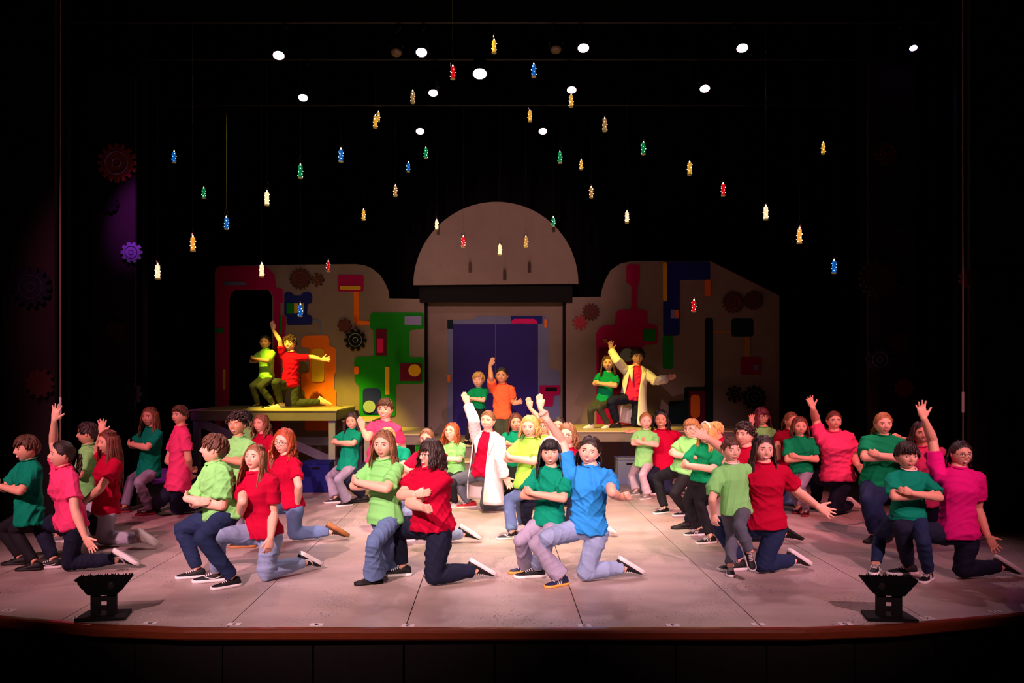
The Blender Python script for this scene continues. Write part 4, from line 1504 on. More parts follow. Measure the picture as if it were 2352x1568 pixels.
    for f, a, b, fo in ((-.10 + hb, .110 + hem * .08, .090 + hem * .1, .0), (.02, .107, .087, .004), (.22, .097 - bust * .25, .077, .002), (.42, .095 - bust * .25, .073 + bust * .1, .003 + bust * .1), (.64, .100, .076 + bust * .55, .006 + bust * .45),
                        (.80, .100, .068 + bust * .25, .002 + bust * .15), (.91, .078, .056, 0), (.97, .052, .046, 0), (1.005, .041, .041, 0)):
        blend = min(1, max(0, f))
        ux = unit(Lp * (1 - blend) + Lc * blend)
        uy = unit(Fp * (1 - blend) + Fc * blend)
        ww = w if f < .8 else (.5 + .5 * w)
        R.append(ring_pts(hipc + (nk - hipc) * f + uy * fo * H, ux, uy, a * H * ww, b * H * ww, 22))
    sm.rings(R)
    for nm in 'RL':
        S0, el, wr = arms[nm]
        ra = H * .0275 * w
        inn = nk * .5 + S0 * .5 - spine * .008 * H
        if coat or long_sleeve:
            sm.tube([inn, S0, S0 * .5 + el * .5], [ra * 1.5, ra * 1.6, ra * 1.4], 14)
        else:
            e1 = S0 + (el - S0) * sl
            e2 = S0 + (el - S0) * (sl + .06)
            sm.tube([inn, S0 + (0, 0, .004), S0 + (el - S0) * .3, e1, e2], [ra * 1.25, ra * 1.58, ra * 1.62, ra * 1.72, ra * 1.78], 14)
    # ---- queue the meshes
    bo = bpy.data.objects.new('person', bpy.data.meshes.new('person'))
    COL.objects.link(bo)
    bo.location = base
    tag(bo, label, 'person', group)
    sk = skin_mat(skin)

    def fin_body(me):
        co = np.empty(len(me.vertices) * 3)
        me.vertices.foreach_get('co', co)
        co = co.reshape(-1, 3) - base
        lp = np.empty(len(me.loops), dtype=np.int32)
        me.loops.foreach_get('vertex_index', lp)
        ls = np.empty(len(me.polygons), dtype=np.int32)
        me.polygons.foreach_get('loop_start', ls)
        lt = np.empty(len(me.polygons), dtype=np.int32)
        me.polygons.foreach_get('loop_total', lt)
        # join the detailed head and ears
        E = MB()
        E.add(HEADV, HEADF)
        for q in (-1, 1):
            E.ell(np.array([q * .375, -.03, -.03]), [(.03 * q, -.02, 0), (.0, .055, .01), (.012 * q, 0, .10)], 10, 8)
            E.ell(np.array([q * .382, -.02, -.03]), [(.022 * q, .02, 0), (.0, .03, .01), (.0, 0, .06)], 8, 6)
        hv = np.vstack(E.v) @ Mn[:3, :3].T + Mn[:3, 3] - base
        n0 = len(co)
        faces_l = np.array([i + n0 for f in E.f for i in f], dtype=np.int32)
        tot = np.array([len(f) for f in E.f], dtype=np.int32)
        nme = bo.data
        nme.vertices.add(n0 + len(hv))
        nme.vertices.foreach_set('co', np.vstack([co, hv]).ravel())
        nme.loops.add(len(lp) + len(faces_l))
        nme.loops.foreach_set('vertex_index', np.concatenate([lp, faces_l]))
        nme.polygons.add(len(ls) + len(tot))
        st = np.concatenate([ls, len(lp) + np.concatenate([[0], np.cumsum(tot)[:-1]])]).astype(np.int32)
        nme.polygons.foreach_set('loop_start', st)
        nme.update(calc_edges=True)
        nme.validate()
        nme.materials.append(sk)
        nme.shade_smooth()
    later(body, vox, 2, 0.36 if not far else 0.30, fin_body)

    def cloth(name, mt, amp, k0):
        def fin(me):
            n = len(me.vertices)
            co, no = np.empty(n * 3), np.empty(n * 3)
            me.vertices.foreach_get('co', co)
            me.vertices.foreach_get('normal', no)
            co = wrinkle(co.reshape(-1, 3), no.reshape(-1, 3), amp, seed, k0) - base
            me.vertices.foreach_set('co', co.ravel())
            me.name = name
            me.materials.clear()
            me.materials.append(mt)
            me.shade_smooth()
            link(name, me, [], bo)
        return fin
    cv = .009 if not far else .0145
    later(sm, cv, 3, 1, cloth('shirt', shirt_mat(shirt), .015 * min(1.1, H / 1.45), 21))
    later(jm, cv, 4, 1, cloth('jeans', jean_mat(jeans), .008 * min(1.1, H / 1.45), 22))
    # ---- collar
    th_ = np.linspace(0, 2 * np.pi, 21)
    cc = nk + spine * .006 * H
    link('collar', MB().tube([cc + Lc * math.cos(q) * .0445 * H * (.6 + .4 * w) + Fc * math.sin(q) * .047 * H * (.6 + .4 * w) + Fc * .004 - spine * .012 * H * math.sin(q) for q in th_], .0055, 6).mesh('collar', shift=base),
         [shirt_mat('W' if 'undershirt' in extra else shirt)], bo, smooth=True)
    # ---- shoes
    sl_ = .162 * H
    for (an, ft, fu) in feet:
        rx = np.cross(ft, fu)
        if fu[2] < 0:
            fu = fu * 1.3
        org = an - fu * (.30 if fu[2] > 0 else .20) * sl_
        mw = Matrix(((rx[0] * sl_, ft[0] * sl_, fu[0] * sl_, org[0] - base[0]), (rx[1] * sl_, ft[1] * sl_, fu[1] * sl_, org[1] - base[1]), (rx[2] * sl_, ft[2] * sl_, fu[2] * sl_, org[2] - base[2]), (0, 0, 0, 1)))
        if fu[2] > .9:
            mw[2][3] = fz - base[2] + .001
        else:                                      # keep the lowest point on the ground
            low = min((mw @ Vector(c))[2] for c in [(0, .7, .1), (0, .3, .25), (0, -.2, .3), (0, 0, .34)])
            if kd_air(feet, an) is False:
                mw[2][3] += max(0, (fz - base[2] + .004) - low)
        so = slotobj('shoe', SHOE[0], mat('shoe_' + str(SHOES[shoes][0]), SHOES[shoes][0], .6, .3), bo)
        so.matrix_local = mw
        slotobj('sole', SHOE[1], mat('sole_' + str(SHOES[shoes][1]), SHOES[shoes][1], .6, .3), so)
        slotobj('shoelaces', SHOE[2], mat('laces', (225, 220, 220), .7) if shoes not in ('bk',) else mat('laces_dark', (30, 28, 30), .7), so)
        if 'stripes' in extra:
            slotobj('side_stripes', SHOE[3], mat('laces', (225, 220, 220), .7), so)['kind'] = 'stuff'
        if 'check' in extra:
            slotobj('side_check_mark', SHOE[4], mat('laces', (225, 220, 220), .7), so)
    # ---- hair and face
    SIDE[0], SIDE[1] = side
    hb_ = MB()
    build_hair(hb_, hair[0], hair[2] if len(hair) > 2 else 1.0, seed, M)
    ho = link('hair', hb_.mesh('hair', shift=base), [hair_mat(hair[1])], bo, smooth=True)
    Mb = Matrix.Translation(Vector(-base)) @ M
    for q in (-1, 1):
        e = bpy.data.objects.new('eye', EYE[q])
        COL.objects.link(e)
        e.parent = bo
        e.matrix_local = Mb
        e = slotobj('eyebrow', BROW[q], hair_mat(hair[1]), bo)
        e.matrix_local = Mb
    e = bpy.data.objects.new('mouth', MOUTH[face])
    COL.objects.link(e)
    e.parent = bo
    e.matrix_local = Mb
    if 'glasses' in extra:
        e = slotobj('glasses', GLASSES, mat('glasses_frame', (60, 40, 38), .3, .5), bo)
        e.matrix_local = Mb
    if 'headband' in extra:
        e = slotobj('headband', HEADBAND, mat('white_headband', (238, 232, 228), .6), bo)
        e.matrix_local = Mb
    if 'mic' in extra:
        e = slotobj('headset_mic', MIC, mat('skin_tone_mic', (236, 196, 160), .5), bo)
        e.matrix_local = Mb
    # ---- lab coat
    if coat:
        cb = MB()
        o0, o1 = math.radians(coat['open'][0]), math.radians(coat['open'][1])     # opening measured from chest front, + to person's left
        hemz = W(*coat['hem'])[2]
        bot = np.array([hipc[0], hipc[1], hemz])
        K = 26
        rows_, offs = [], []
        steps = [(1.01, .05, .05), (.975, .075, .062), (.91, .105, .075), (.72, .116, .100), (.4, .114, .098), (.1, .118, .100)]
        cs = [(hipc + (nk - hipc) * f, a, b) for f, a, b in steps]
        for f in (.25, .5, .75, 1.0):
            cs.append((hipc * (1 - f) + bot * f, .124 + .022 * f, .104 + .02 * f))
        for i, (c, a, b) in enumerate(cs):
            f = i / (len(cs) - 1)
            q0 = max(math.radians(26) * (1 - f) + o1 * f, math.radians(30 - 70 * f))
            q1 = math.radians(-28) * (1 - f) + o0 * f + 2 * math.pi
            aa = np.linspace(q0, q1, K)
            rows_.append([c + Lc * math.sin(q) * a * H * 1.04 + Fc * math.cos(q) * b * H * 1.06 + np.array([0, 0, .0]) for q in aa])
        V = np.array(rows_).reshape(-1, 3)
        n = len(rows_)
        cb.add(V, [(i * K + j, i * K + j + 1, (i + 1) * K + j + 1, (i + 1) * K + j) for i in range(n - 1) for j in range(K - 1)])
        me = cb.mesh('lab_coat', shift=base)
        CM = shirt_mat('W')
        co_ = link('lab_coat', me, [CM], bo, smooth=True)
        ss = co_.modifiers.new('sub', 'SUBSURF')
        ss.levels = ss.render_levels = 1
        so_ = co_.modifiers.new('solid', 'SOLIDIFY')
        so_.thickness = .010
        for nm in 'RL':
            S0, el, wr = arms[nm]
            ra = H * .0275 * w
            inn = nk * .6 + S0 * .4 - spine * .025 * H
            e9 = el + (wr - el) * .93
            sb = MB().tube([inn, S0, S0 * .6 + el * .4, el, el * .5 + wr * .5, e9], [ra * 1.5, ra * 1.85, ra * 1.8, ra * 1.7, ra * 1.6, ra * 1.6], 14)
            later(sb, .012, 3, 1, cloth_child('coat_sleeve', CM, co_, base, seed + 3))
        # lapels
        for sd in (-1, 1):
            P = [nk + Lc * sd * .045 * H + Fc * .03 * H, nk + Lc * sd * .062 * H + Fc * .085 * H - spine * .07 * H, nk + Lc * sd * .05 * H + Fc * .108 * H - spine * .16 * H]
            link('lapel', MB().tube(P, [.012 * H, .02 * H, .005 * H], 8, ref=Fc, flat=.25).mesh('lapel', shift=base), [CM], co_, smooth=True)
    return bo


def kd_air(feet, an):
    return False


def cloth_child(name, mt, parent, base, seed):
    def fin(me):
        n = len(me.vertices)
        co, no = np.empty(n * 3), np.empty(n * 3)
        me.vertices.foreach_get('co', co)
        me.vertices.foreach_get('normal', no)
        co = wrinkle(co.reshape(-1, 3), no.reshape(-1, 3), .008, seed) - base
        me.vertices.foreach_set('co', co.ravel())
        me.name = name
        me.materials.clear()
        me.materials.append(mt)
        me.shade_smooth()
        link(name, me, [], parent)
    return fin


def finish_people():
    bpy.context.view_layer.update()
    dg = bpy.context.evaluated_depsgraph_get()
    for o, fin in QUEUE:
        me = bpy.data.meshes.new_from_object(o.evaluated_get(dg))
        fin(me)
    for o, fin in QUEUE:
        om = o.data
        bpy.data.objects.remove(o)
        bpy.data.meshes.remove(om)
# ------------------------------------------------------------------ the cast (points are read in crops of the photograph, then placed at their own depth)
def S(knee, foot, yaw=-70, d=-.1):
    return ('s', knee, foot, yaw, d)


def KN(knee, ankle):
    return ('k', knee, ankle)


P_ = person
# --- far left
P_('A', 'boy in teal T-shirt with bowl-cut brown hair at the far left, arms crossed', 1.35, 7.4, (203, 488, 195, -38), (222, 590), (225, 985), -38,
   [(80, 785), (175, 705)], [(200, 785), (140, 705, -.3)], S((15, 1090), (150, 1358), -80), S((105, 1110), (262, 1400), -78), 'G', 'bk', 'bk', ('mop', 'br'), 'grin', hem=.06)
P_('A', 'girl in pink T-shirt kneeling at the far left, right arm raised high', 1.58, 7.27, (468, 530, 200, -52, 5), (478, 645), (540, 1040), -42,
   [(400, 440), (408, 275, .05), (430, 175), 'open'], [(560, 950), (640, 1160, -.25), (715, 1265), 'open', (0, -1, -.3)], S((290, 1040), (400, 1385), -80), KN((520, 1412), (880, 1345)),
   'P', 'dk', 'bw', ('tail', 'dk', .95), 'grin', 'p', w=.95, bust=.02, side=(-.05, .1), extra=('check',))
P_('A', 'boy in light green T-shirt looking left, behind the kneeling pink girl', 1.4, 8.85, (660, 375, 165, -78), (668, 475), (645, 850), -60,
   [(590, 660), (640, 640)], [(670, 690), (600, 660, -.3)], S((630, 1000), (430, 1190), -80), S((690, 1000), (715, 1190), -70), 'LG', 'bk', 'gy', ('short', 'dk'), 'flat')
P_('A', 'woman in red T-shirt with very long brown hair and pale jeans, far left', 1.62, 8.4, (815, 440, 175, -38), (835, 545), (800, 930), -50,
   [(730, 520), (762, 375, .15), (768, 285), 'open'], [(750, 790), (650, 872, -.25), (625, 900), 'relax'], S((600, 960), (610, 1190), -80), KN((770, 1218), (1055, 1190)),
   'R', 'lg', 'wh', ('long', 'rb', 2.1), 'smile', bust=.02)
P_('A', 'girl in green T-shirt with long hair, arms crossed, beside the pink-shirted boy', 1.45, 10.4, (1128, 250, 140, -15, 3), (1150, 338), (1120, 650), -38,
   [(1005, 445), (1130, 470)], [(1120, 500), (1030, 430, -.3)], S((985, 720), (935, 968), -80), S((1040, 740), (1125, 985), -60), 'G', 'gl', 'rb', ('long', 'lb', 1.2), 'smile', flare=.4, w=1.05, hem=.05)
P_('B', 'boy in loose pink T-shirt kneeling in profile, hands behind his back', 1.66, 10.2, (168, 228, 136, -26, 4), (178, 325), (160, 690), -55,
   [(80, 560), (200, 640, .1), None, 'relax'], [(228, 545), (235, 625, .05), (270, 620), 'fist'], S((30, 850), (-20, 930), -80), KN((140, 948), (340, 890)), 'P', 'dk', 'bk', ('short', 'br'), 'smile', 'l', hem=.1, w=1.05)
# --- left front
P_('B', 'boy in light green T-shirt with brown hair, front left, face in profile', 1.5, 6.95, (415, 470, 208, -82, 8), (420, 588), (480, 930), -48,
   [(280, 830), (390, 800)], [(350, 880), (440, 835, -.33)], S((185, 1050), (292, 1398), -72), S((325, 1110), (545, 1465), -52), 'LG', 'nv', 'bw', ('short', 'br'), 'flat', 'p', w=1.22, hem=.02)
P_('B', 'woman in red T-shirt with long light-brown hair kneeling in the left front', 1.65, 6.94, (712, 532, 185, -16, 10, 3), (718, 655), (770, 1060), -28,
   [(620, 850), (600, 950, -.05)], [(840, 935), (820, 1110, -.24), (802, 1210), 'relax', (-.5, .6, 0)], S((440, 1090), (430, 1425), -72), KN((785, 1425), (1060, 1315)),
   'R', 'lb', 'bw', ('long', 'lb', 1.55), 'smile', 'p', bust=.025, extra=('check',))
P_('B', 'boy with dark curls in light green T-shirt, arms crossed, second row left', 1.4, 8.75, (582, 290, 165, -12), (595, 398), (600, 730), -22,
   [(485, 545), (610, 560)], [(640, 560), (530, 540, -.28)], S((510, 900), (560, 1140), -60), S((570, 900), (620, 1150), -60), 'LG', 'gl', 'bw', ('curly', 'dk'), 'open', 't')
P_('B', 'child in light green T-shirt seen from behind, hidden by the curly boy', 1.35, 10.95, (638, 268, 128, 150), (655, 340), (670, 610), 140,
   [(700, 460), (690, 560, .2)], [(620, 450), (640, 560, .2)], S((640, 780), (640, 925), 120), S((690, 780), (690, 925), 120), 'LG', 'bk', 'bk', ('short', 'bk'), 'flat')
P_('B', 'woman in red T-shirt with wavy light hair, back row below the tall platform', 1.6, 10.5, (755, 288, 132, -25), (772, 375), (790, 640), -38,
   [(690, 500), (690, 600, -.1)], [(828, 530), (832, 610, -.1), None, 'relax'], S((690, 840), (660, 925), -70), KN((800, 921), (930, 905)), 'R', 'dk', 'bk', ('wavy', 'lb', .9), 'smile', bust=.02)
P_('B', 'red-haired girl with glasses in red T-shirt, hand on hip, kneeling', 1.62, 8.6, (922, 418, 180, -22, 0, 6), (935, 530), (965, 860), -48,
   [(840, 700), (835, 800, -.05)], [(1022, 740), (1015, 868, -.1), (945, 900), 'relax', (.3, 1, 0)], S((760, 900), (660, 1180), -80), KN((990, 1138), (1255, 1088)),
   'R', 'bl', 'tn', ('wavy', 'rd', .95), 'smile', 'p', bust=.03, extra=('glasses',))
# --- centre left
P_('C', 'girl in green T-shirt and lilac flares leaning back before the tall platform', 1.36, 11.1, (250, 272, 122, -12, 0, -6), (248, 340), (215, 590), -30,
   [(118, 408), (220, 378)], [(235, 412), (175, 398, -.28)], S((82, 675), (128, 860), -70), S((142, 695), (215, 882), -60), 'G', 'gl', 'bw', ('long', 'dk', 1.1), 'grin', flare=1.2, hem=.06, lean=.08)
P_('C', 'tall man in pink T-shirt with short hair, behind the green-shirted girl', 1.78, 11.2, (486, 185, 148, -12), (492, 285), (440, 590), -22,
   [(360, 395), (322, 330, -.1), (308, 280), 'flat'], [(612, 455), (575, 540, -.1), None, 'relax'], S((205, 690), (325, 855), -80), KN((480, 880), (610, 868)), 'P', 'dk', 'bk', ('short', 'br'), 'grin', 'p', w=1.1, extra=('mic',))
P_('C', 'girl in light green T-shirt and wide blue cargo jeans, centre left front', 1.45, 7.0, (478, 438, 195, -16), (482, 562), (490, 950), -36,
   [(302, 708), (430, 722)], [(400, 715), (470, 715, -.3)], S((500, 1150), (490, 1360), -70), S((400, 1150), (410, 1440), -68), 'LG', 'bl', 'bk', ('long', 'lb', 1.0), 'smile', 'p', w=1.08, flare=1.5, hem=.04)
P_('C', 'dark-haired teenager with glasses in red T-shirt, arms crossed, kneeling front', 1.68, 6.8, (815, 505, 205, -52), (805, 625), (825, 1010), -42,
   [(605, 805), (700, 800)], [(665, 862), (760, 895, -.38), None, 'fist'], S((560, 1040), (610, 1385), -80), KN((835, 1458), (1130, 1372)), 'R', 'dk', 'bw', ('bob', 'dk', .62), 'grin', 'p', w=1.14, bust=.015, extra=('glasses', 'mic'))
P_('C', 'blond child in teal T-shirt mostly hidden behind the cargo-jeans girl', 1.25, 9.1, (500, 385, 130, -20), (560, 470), (605, 710), -20,
   [(640, 560), (600, 600, -.1)], [(645, 590), (640, 690, -.05)], S((600, 850), (600, 1075), -60), S((640, 850), (645, 1075), -60), 'G', 'bl', 'bk', ('short', 'bl'), 'flat')
P_('C', 'brown-haired woman with glasses half hidden behind the dark-haired teenager', 1.62, 8.65, (785, 395, 138, -12), (795, 480), (830, 800), -30,
   [(700, 640), (690, 700, -.2)], [(880, 640), (890, 760, -.1)], S((650, 930), (650, 1138), -80), KN((850, 1150), (1050, 1105)), 'R', 'lb', 'bw', ('tail', 'lb', .8), 'smile', extra=('glasses',))
# --- centre
P_('C', 'girl in lime T-shirt with glasses and auburn hair, left of the lab coat', 1.32, 10.95, (965, 350, 132, -28, 16), (978, 430), (1000, 640), -28,
   [(918, 555), (960, 545)], [(988, 545), (925, 520, -.26)], S((930, 700), (955, 880), -70), S((965, 730), (990, 895), -60), 'LG', 'bk', 'wh', ('long', 'rd', .8), 'flat', 'p', extra=('glasses',), lean=.05)
P_('C', 'woman in white lab coat over red shirt, right arm raised, centre stage', 1.68, 10.5, (1225, 265, 140, -20, 0, 3), (1228, 362), (1205, 640), -18,
   [(1122, 265), (1078, 150, .02), (1045, 65), 'flat'], [(1312, 550), (1348, 680, -.2), (1392, 750), 'open'], S((985, 700), (1100, 895), -75), KN((1205, 922), (1345, 885)), 'R', 'gr', 'rd', ('bun', 'lb'), 'grin', 'p',
   coat=dict(open=(-95, 8), hem=(1220, 855)), flare=.8, bust=.015, extra=('mic',))
P_('D', 'girl in green T-shirt with auburn hair, right of the lab-coat woman', 1.36, 11.8, (170, 280, 125, 5), (170, 352), (155, 580), -5,
   [(95, 448), (195, 410)], [(215, 440), (120, 440, -.26)], S((110, 690), (110, 812), -50), S((140, 690), (140, 812), -40), 'G', 'bk', 'bk', ('long', 'rb', .75), 'smile')
P_('D', 'blond girl in lime T-shirt and light jeans, arms crossed, centre', 1.46, 8.75, (272, 312, 155, -20), (285, 402), (262, 720), -42,
   [(142, 540), (235, 520)], [(235, 560), (180, 500, -.3)], S((200, 850), (225, 1050), -70), S((120, 840), (145, 1120), -78), 'LM', 'bl', 'bw', ('wavy', 'bl', .6), 'grin', 'p', flare=.6, extra=('check',), hem=.02)
P_('D', 'child with glasses in light green T-shirt peering from behind the blond girl', 1.36, 10.8, (372, 305, 125, -12), (378, 382), (380, 610), -15,
   [(330, 480), (390, 500)], [(430, 480), (350, 500, -.2)], S((360, 740), (360, 900), -50), S((400, 740), (400, 900), -50), 'LM', 'bk', 'bk', ('short', 'sb'), 'smile', extra=('glasses',))
P_('D', 'woman in red T-shirt with glasses behind the teal-shirted girl, hand high', 1.65, 9.0, (542, 368, 158, -22), (552, 475), (560, 780), -22,
   [(425, 320), (348, 180, .05), (336, 48), 'flat'], [(600, 620), (580, 720, -.1)], S((250, 850), (245, 1060), -80), KN((560, 1095), (770, 1060)), 'R', 'dk', 'wh', ('wavy', 'lb', .75), 'smile', 'p', bust=.02, extra=('glasses',))
P_('D', 'dark-haired person raising a hand, deep behind the blond girl', 1.6, 11.0, (480, 300, 118, -15), (490, 372), (520, 640), -15,
   [(380, 290), (275, 180, .0), (256, 95), 'flat'], [(560, 520), (560, 620, -.1)], S((480, 800), (470, 890), -70), KN((530, 885), (640, 870)), 'DR', 'dk', 'bk', ('tail', 'dk', .7), 'smile')
P_('D', 'girl with long black hair and headband in teal T-shirt, centre front', 1.42, 7.05, (420, 492, 195, -6), (430, 622), (410, 985), -26,
   [(302, 800), (415, 745)], [(425, 805), (345, 775, -.28)], S((205, 1130), (250, 1362), -75), S((312, 1160), (500, 1455), -58), 'G', 'gl', 'nv', ('fringe', 'bk', 1.15), 'open', 'l', w=.95, flare=1.2, extra=('headband', 'stripes'))
P_('D', 'woman in bright blue T-shirt kneeling centre front, right arm raised', 1.66, 6.92, (700, 485, 200, -15, 0, 10), (712, 610), (690, 1030), -18,
   [(505, 415), (400, 265, .02), (340, 185), 'fist', (0, -1, 0)], [(862, 785), (925, 825, -.3), (972, 812, -.03), 'fist', (0, -1, -.2)], S((400, 1110), (320, 1395), -80), KN((670, 1428), (945, 1355)),
   'B', 'lb', 'bw', ('back', 'dk', 1.0), 'grin', 'p', bust=.02, extra=('mic',))
# --- centre right
P_('E', 'small girl in light green T-shirt and pale trousers by the grey cube', 1.3, 11.8, (205, 280, 122, 0), (205, 358), (190, 590), -12,
   [(95, 430), (190, 425)], [(220, 452), (125, 405, -.26)], S((100, 690), (135, 838), -50), S((180, 690), (220, 868), -50), 'LG', 'pl', 'gy', ('tail', 'sb', .6), 'flat', 'p', flare=.8, hem=.05)
P_('E', 'woman in loose red top with wavy black hair, behind the small girl', 1.66, 12.0, (320, 268, 135, -15), (330, 355), (335, 640), -5,
   [(195, 425), (128, 358, -.1), (75, 365), 'open', (0, -.3, 1)], [(455, 405), (545, 425, .05), None, 'relax'], S((250, 700), (275, 835), -70), KN((340, 836), (480, 826)), 'R', 'dk', 'bw', ('wavy', 'bk', .7), 'grin', 't', w=1.08, extra=('mic',), hem=.06)
P_('E', 'fair-haired child with glasses in light green T-shirt and black jeans, leaning back', 1.44, 10.15, (548, 340, 145, -42), (568, 425), (490, 650), -50,
   [(442, 540), (490, 480)], [(475, 565), (535, 560, -.3)], S((290, 705), (345, 975), -60), S((420, 830), (505, 995), -80), 'LG', 'bk', 'bw', ('short', 'sb'), 'flat', 'p', w=1.1, extra=('glasses',), hem=.02)
P_('E', 'girl in green T-shirt with white headband and long blond hair, right of centre', 1.42, 8.6, (665, 375, 155, -62), (682, 470), (645, 715), -50,
   [(565, 615), (635, 605)], [(640, 655), (575, 600, -.3)], S((520, 880), (600, 1140), -75), S((605, 880), (690, 1200), -70), 'G2', 'bk', 'bw', ('long', 'bl', 1.0), 'flat', 'p', extra=('headband', 'stripes'))
P_('E', 'fair-haired adult in red T-shirt behind the girl with the headband', 1.64, 8.75, (728, 352, 125, -80), (745, 432), (790, 760), -50,
   [(700, 560), (700, 640, -.1)], [(800, 600), (800, 700, -.1)], S((600, 900), (520, 1030), -80), KN((1000, 1190), (1245, 1150)), 'R', 'dk', 'bk', ('short', 'bl'), 'smile')
P_('E', 'boy in light green T-shirt sitting on a knee in canvas sneakers, right front', 1.32, 7.15, (845, 495, 182, 8, 0, -4), (852, 612), (880, 930), 8,
   [(705, 870), (715, 980, -.05), (722, 1040), 'relax', (.6, .6, 0)], [(960, 690), (1010, 620, .15), None, 'relax'], S((850, 1130), (842, 1425), -15), ('a', (905, 1065), (985, 1255, -.3), (1035, 1400, -.38)),
   'LG', 'gr', 'bw', ('buzz', 'br'), 'smile', 'p', extra=('undershirt',), hem=.04)
P_('E', 'woman in red T-shirt with long dark hair, left arm flung wide, right front', 1.68, 7.2, (1085, 492, 195, 2, 0, 3), (1092, 612), (1110, 1040), 0,
   [(800, 500), (665, 408, -.08), (570, 365), 'open'], [(1345, 815), (1500, 925, -.12), (1640, 1000), 'open'], S((760, 1060), (905, 1400), -80), KN((1085, 1428), (1310, 1352)),
   'R', 'nv', 'bw', ('long', 'dk', 1.5), 'grin', 'p', bust=.025, w=1.05, extra=('mic',))
P_('E', 'boy with dark curls looking left, behind the two right-front performers', 1.55, 8.5, (948, 380, 170, -52), (962, 492), (960, 760), -40,
   [(880, 640), (900, 720, -.1)], [(1010, 640), (1020, 740, -.1)], S((920, 950), (900, 1150), -60), S((980, 950), (960, 1160), -60), 'R', 'dk', 'bk', ('curly', 'dk'), 'smile', 'p')
P_('E', 'person with plum-red hair and glasses in light green T-shirt, back row right', 1.48, 11.5, (1072, 248, 132, 18), (1085, 335), (1090, 570), 10,
   [(985, 390), (1000, 305, -.05), (1000, 228), 'open'], [(1165, 470), (1200, 545, -.05), None, 'relax'], S((1060, 700), (1050, 860), -30), S((1110, 700), (1110, 860), -30), 'LG', 'bk', 'bk', ('fringe', 'pr', .75), 'flat', extra=('glasses',))
P_('E', 'woman in dark red top behind the small green-shirted girl at right', 1.64, 11.0, (1295, 278, 128, 18), (1292, 365), (1260, 610), 10,
   [(1195, 480), (1210, 560, -.1)], [(1430, 420), (1500, 430, -.05), None, 'relax'], S((1200, 800), (1190, 920), -60), KN((1260, 920), (1360, 905)), 'DR', 'bl', 'bk', ('tail', 'lb', .6), 'grin')
# --- right
P_('Fz', 'small girl with auburn bob in green T-shirt, arms crossed, right of centre', 1.38, 10.3, (182, 322, 140, -6), (184, 408), (198, 645), -10,
   [(92, 560), (215, 528)], [(255, 572), (110, 530, -.28)], S((110, 730), (175, 968), -40), S((190, 770), (235, 988), -30), 'G2', 'gl', 'rb', ('long', 'rb', .62), 'smile', 'l')
P_('Fz', 'woman in pink T-shirt kneeling at right with side ponytail, arm raised', 1.68, 10.2, (440, 278, 140, -6), (442, 372), (465, 690), -4,
   [(308, 275), (284, 185, .0), (258, 115), 'open'], [(595, 565), (618, 612, -.25), (672, 680), 'open'], S((320, 700), (310, 870), -70), KN((440, 990), (565, 932)), 'P', 'dk', 'wh', ('tail', 'rb', 1.25), 'open', 'p', w=1.25, bust=.03, extra=('mic',), side=(-.78, .8))
P_('Fz', 'girl in green T-shirt with strawberry-blond hair, right, arms crossed', 1.52, 8.75, (808, 300, 165, -6), (812, 402), (785, 740), -16,
   [(638, 542), (790, 568)], [(790, 560), (700, 515, -.32)], S((690, 875), (740, 1185), -50), S((740, 900), (850, 1178), -40), 'G2', 'nv', 'bk', ('tail', 'sb', .9), 'smile', 'p', w=1.22, side=(.3, .1))
P_('Fz', 'girl in pink T-shirt hidden behind the curly-haired boy at right', 1.62, 8.85, (1090, 372, 165, -10), (1102, 482), (1160, 870), -15,
   [(1010, 440), (940, 415, .05), None, 'relax'], [(1182, 645), (1220, 745, -.1), None, 'relax'], S((1000, 950), (905, 1150), -80), KN((1190, 1152), (1470, 1135)), 'P', 'dk', 'bk', ('long', 'dk', .9), 'grin', 'l', bust=.02)
P_('Fz', 'boy with dark mop of hair in green T-shirt, feet apart, right front', 1.42, 7.1, (985, 540, 200, -3), (1002, 662), (1000, 985), -6,
   [(888, 822), (1085, 775)], [(1150, 820), (960, 795, -.26)], S((790, 1140), (760, 1412), -35), S((1110, 1185), (1150, 1478), -45), 'G', 'nv', 'bw', ('mop', 'dk'), 'smile', 'l', w=.98, extra=('undershirt', 'stripes'))
P_('Fz', 'woman with glasses in magenta T-shirt kneeling at far right, arm raised', 1.66, 7.0, (1390, 530, 192, 0, 3, 5), (1372, 645), (1370, 1110), -6,
   [(1182, 425), (1118, 265, .02), (1088, 148), 'open'], [(1518, 940), (1598, 1150, -.1), (1682, 1295), 'open'], S((950, 1080), (1000, 1432), -85), KN((1405, 1468), (1690, 1405)),
   'M', 'dk', 'bw', ('back', 'dk', .6), 'open', 'l', w=1.0, bust=.02, extra=('glasses',))
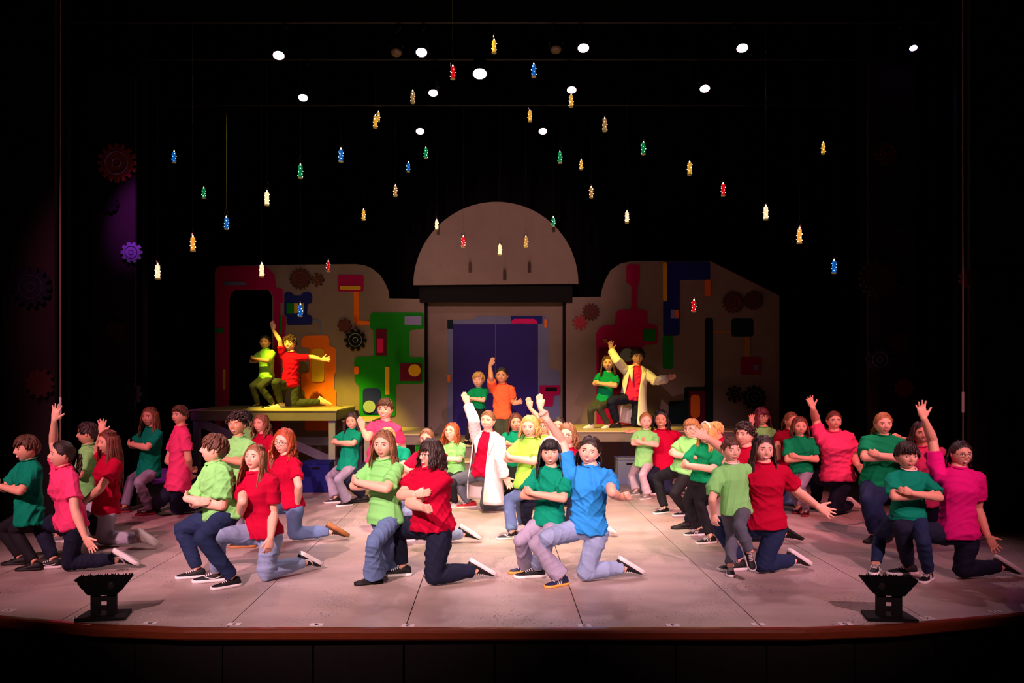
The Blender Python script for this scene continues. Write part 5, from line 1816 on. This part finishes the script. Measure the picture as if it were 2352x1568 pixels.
# --- platforms
P_('G', 'child in lime T-shirt standing on the tall platform, arms crossed', 1.36, 13.9, (506, 805, 128, 0), (515, 878), (520, 1120), -25,
   [(418, 985), (500, 965)], [(535, 965), (450, 965, -.26)], S((390, 1200), (440, 1385), -60), S((455, 1205), (580, 1388), -50), 'LM', 'ol', 'bw', ('tail', 'dk', .3), 'smile', 't', fz=1.18)
P_('G', 'boy in red T-shirt kneeling on the tall platform with arms spread', 1.6, 13.9, (728, 815, 135, -6), (742, 905), (735, 1180), -8,
   [(638, 790), (578, 695, .0), (570, 630), 'flat'], [(930, 938), (1015, 962, -.1), (1080, 960), 'open'], S((600, 1170), (645, 1380), -70), KN((770, 1385), (1010, 1345)), 'R', 'ol', 'wh', ('curly', 'br'), 'grin', 'p', fz=1.18, extra=('mic',), w=.95)
P_('H', 'blond boy in green T-shirt and black trousers before the purple doors', 1.22, 13.1, (557, 1210, 98, -12), (560, 1266), (555, 1385), -25,
   [(512, 1335), (558, 1325)], [(570, 1345), (525, 1318, -.2)], S((505, 1480), (482, 1595), -40), S((545, 1485), (535, 1595), -40), 'G2', 'bk', 'bk', ('short', 'bl'), 'flat', 'p', fz=.64)
P_('H', 'girl in orange T-shirt on the steps before the purple doors, hand raised', 1.48, 12.7, (707, 1182, 106, -10), (712, 1245), (712, 1440), -12,  # shirt's orange is yellow stage light put into a pink colour
   [(638, 1195), (632, 1120, .0), (652, 1068), 'flat'], [(775, 1345), (785, 1365, -.25), (825, 1350), 'open'], S((690, 1580), (690, 1725), -30, -.08), S((740, 1580), (740, 1725), -20, -.08), 'O', 'ol', 'bk', ('tail', 'dk', .6), 'grin', 't', fz=.43)
P_('I', 'girl in green T-shirt perched at the left of the wide right platform', 1.42, 13.8, (415, 905, 122, -12), (422, 988), (385, 1210), -25,
   [(312, 1072), (410, 1060)], [(425, 1085), (345, 1062, -.26)], S((272, 1290), (275, 1425), -50), S((338, 1265), (415, 1442), -40), 'G2', 'ol', 'wh', ('long', 'br', 1.0), 'flat', 'l', fz=.85)
P_('I', 'man in white lab coat over pink shirt on the right platform', 1.75, 13.85, (656, 852, 125, 3), (652, 938), (620, 1180), 2,
   [(490, 885), (440, 800, .0), (434, 688), 'open'], [(800, 1050), (895, 1035, -.12), (990, 1000), 'flat'], S((440, 1215), (485, 1430), -75), KN((640, 1425), (770, 1412)), 'CO', 'dk', 'bk', ('curly', 'dk'), 'grin', 'l',
   coat=dict(open=(-70, 5), hem=(640, 1405)), fz=.85)
finish_people()
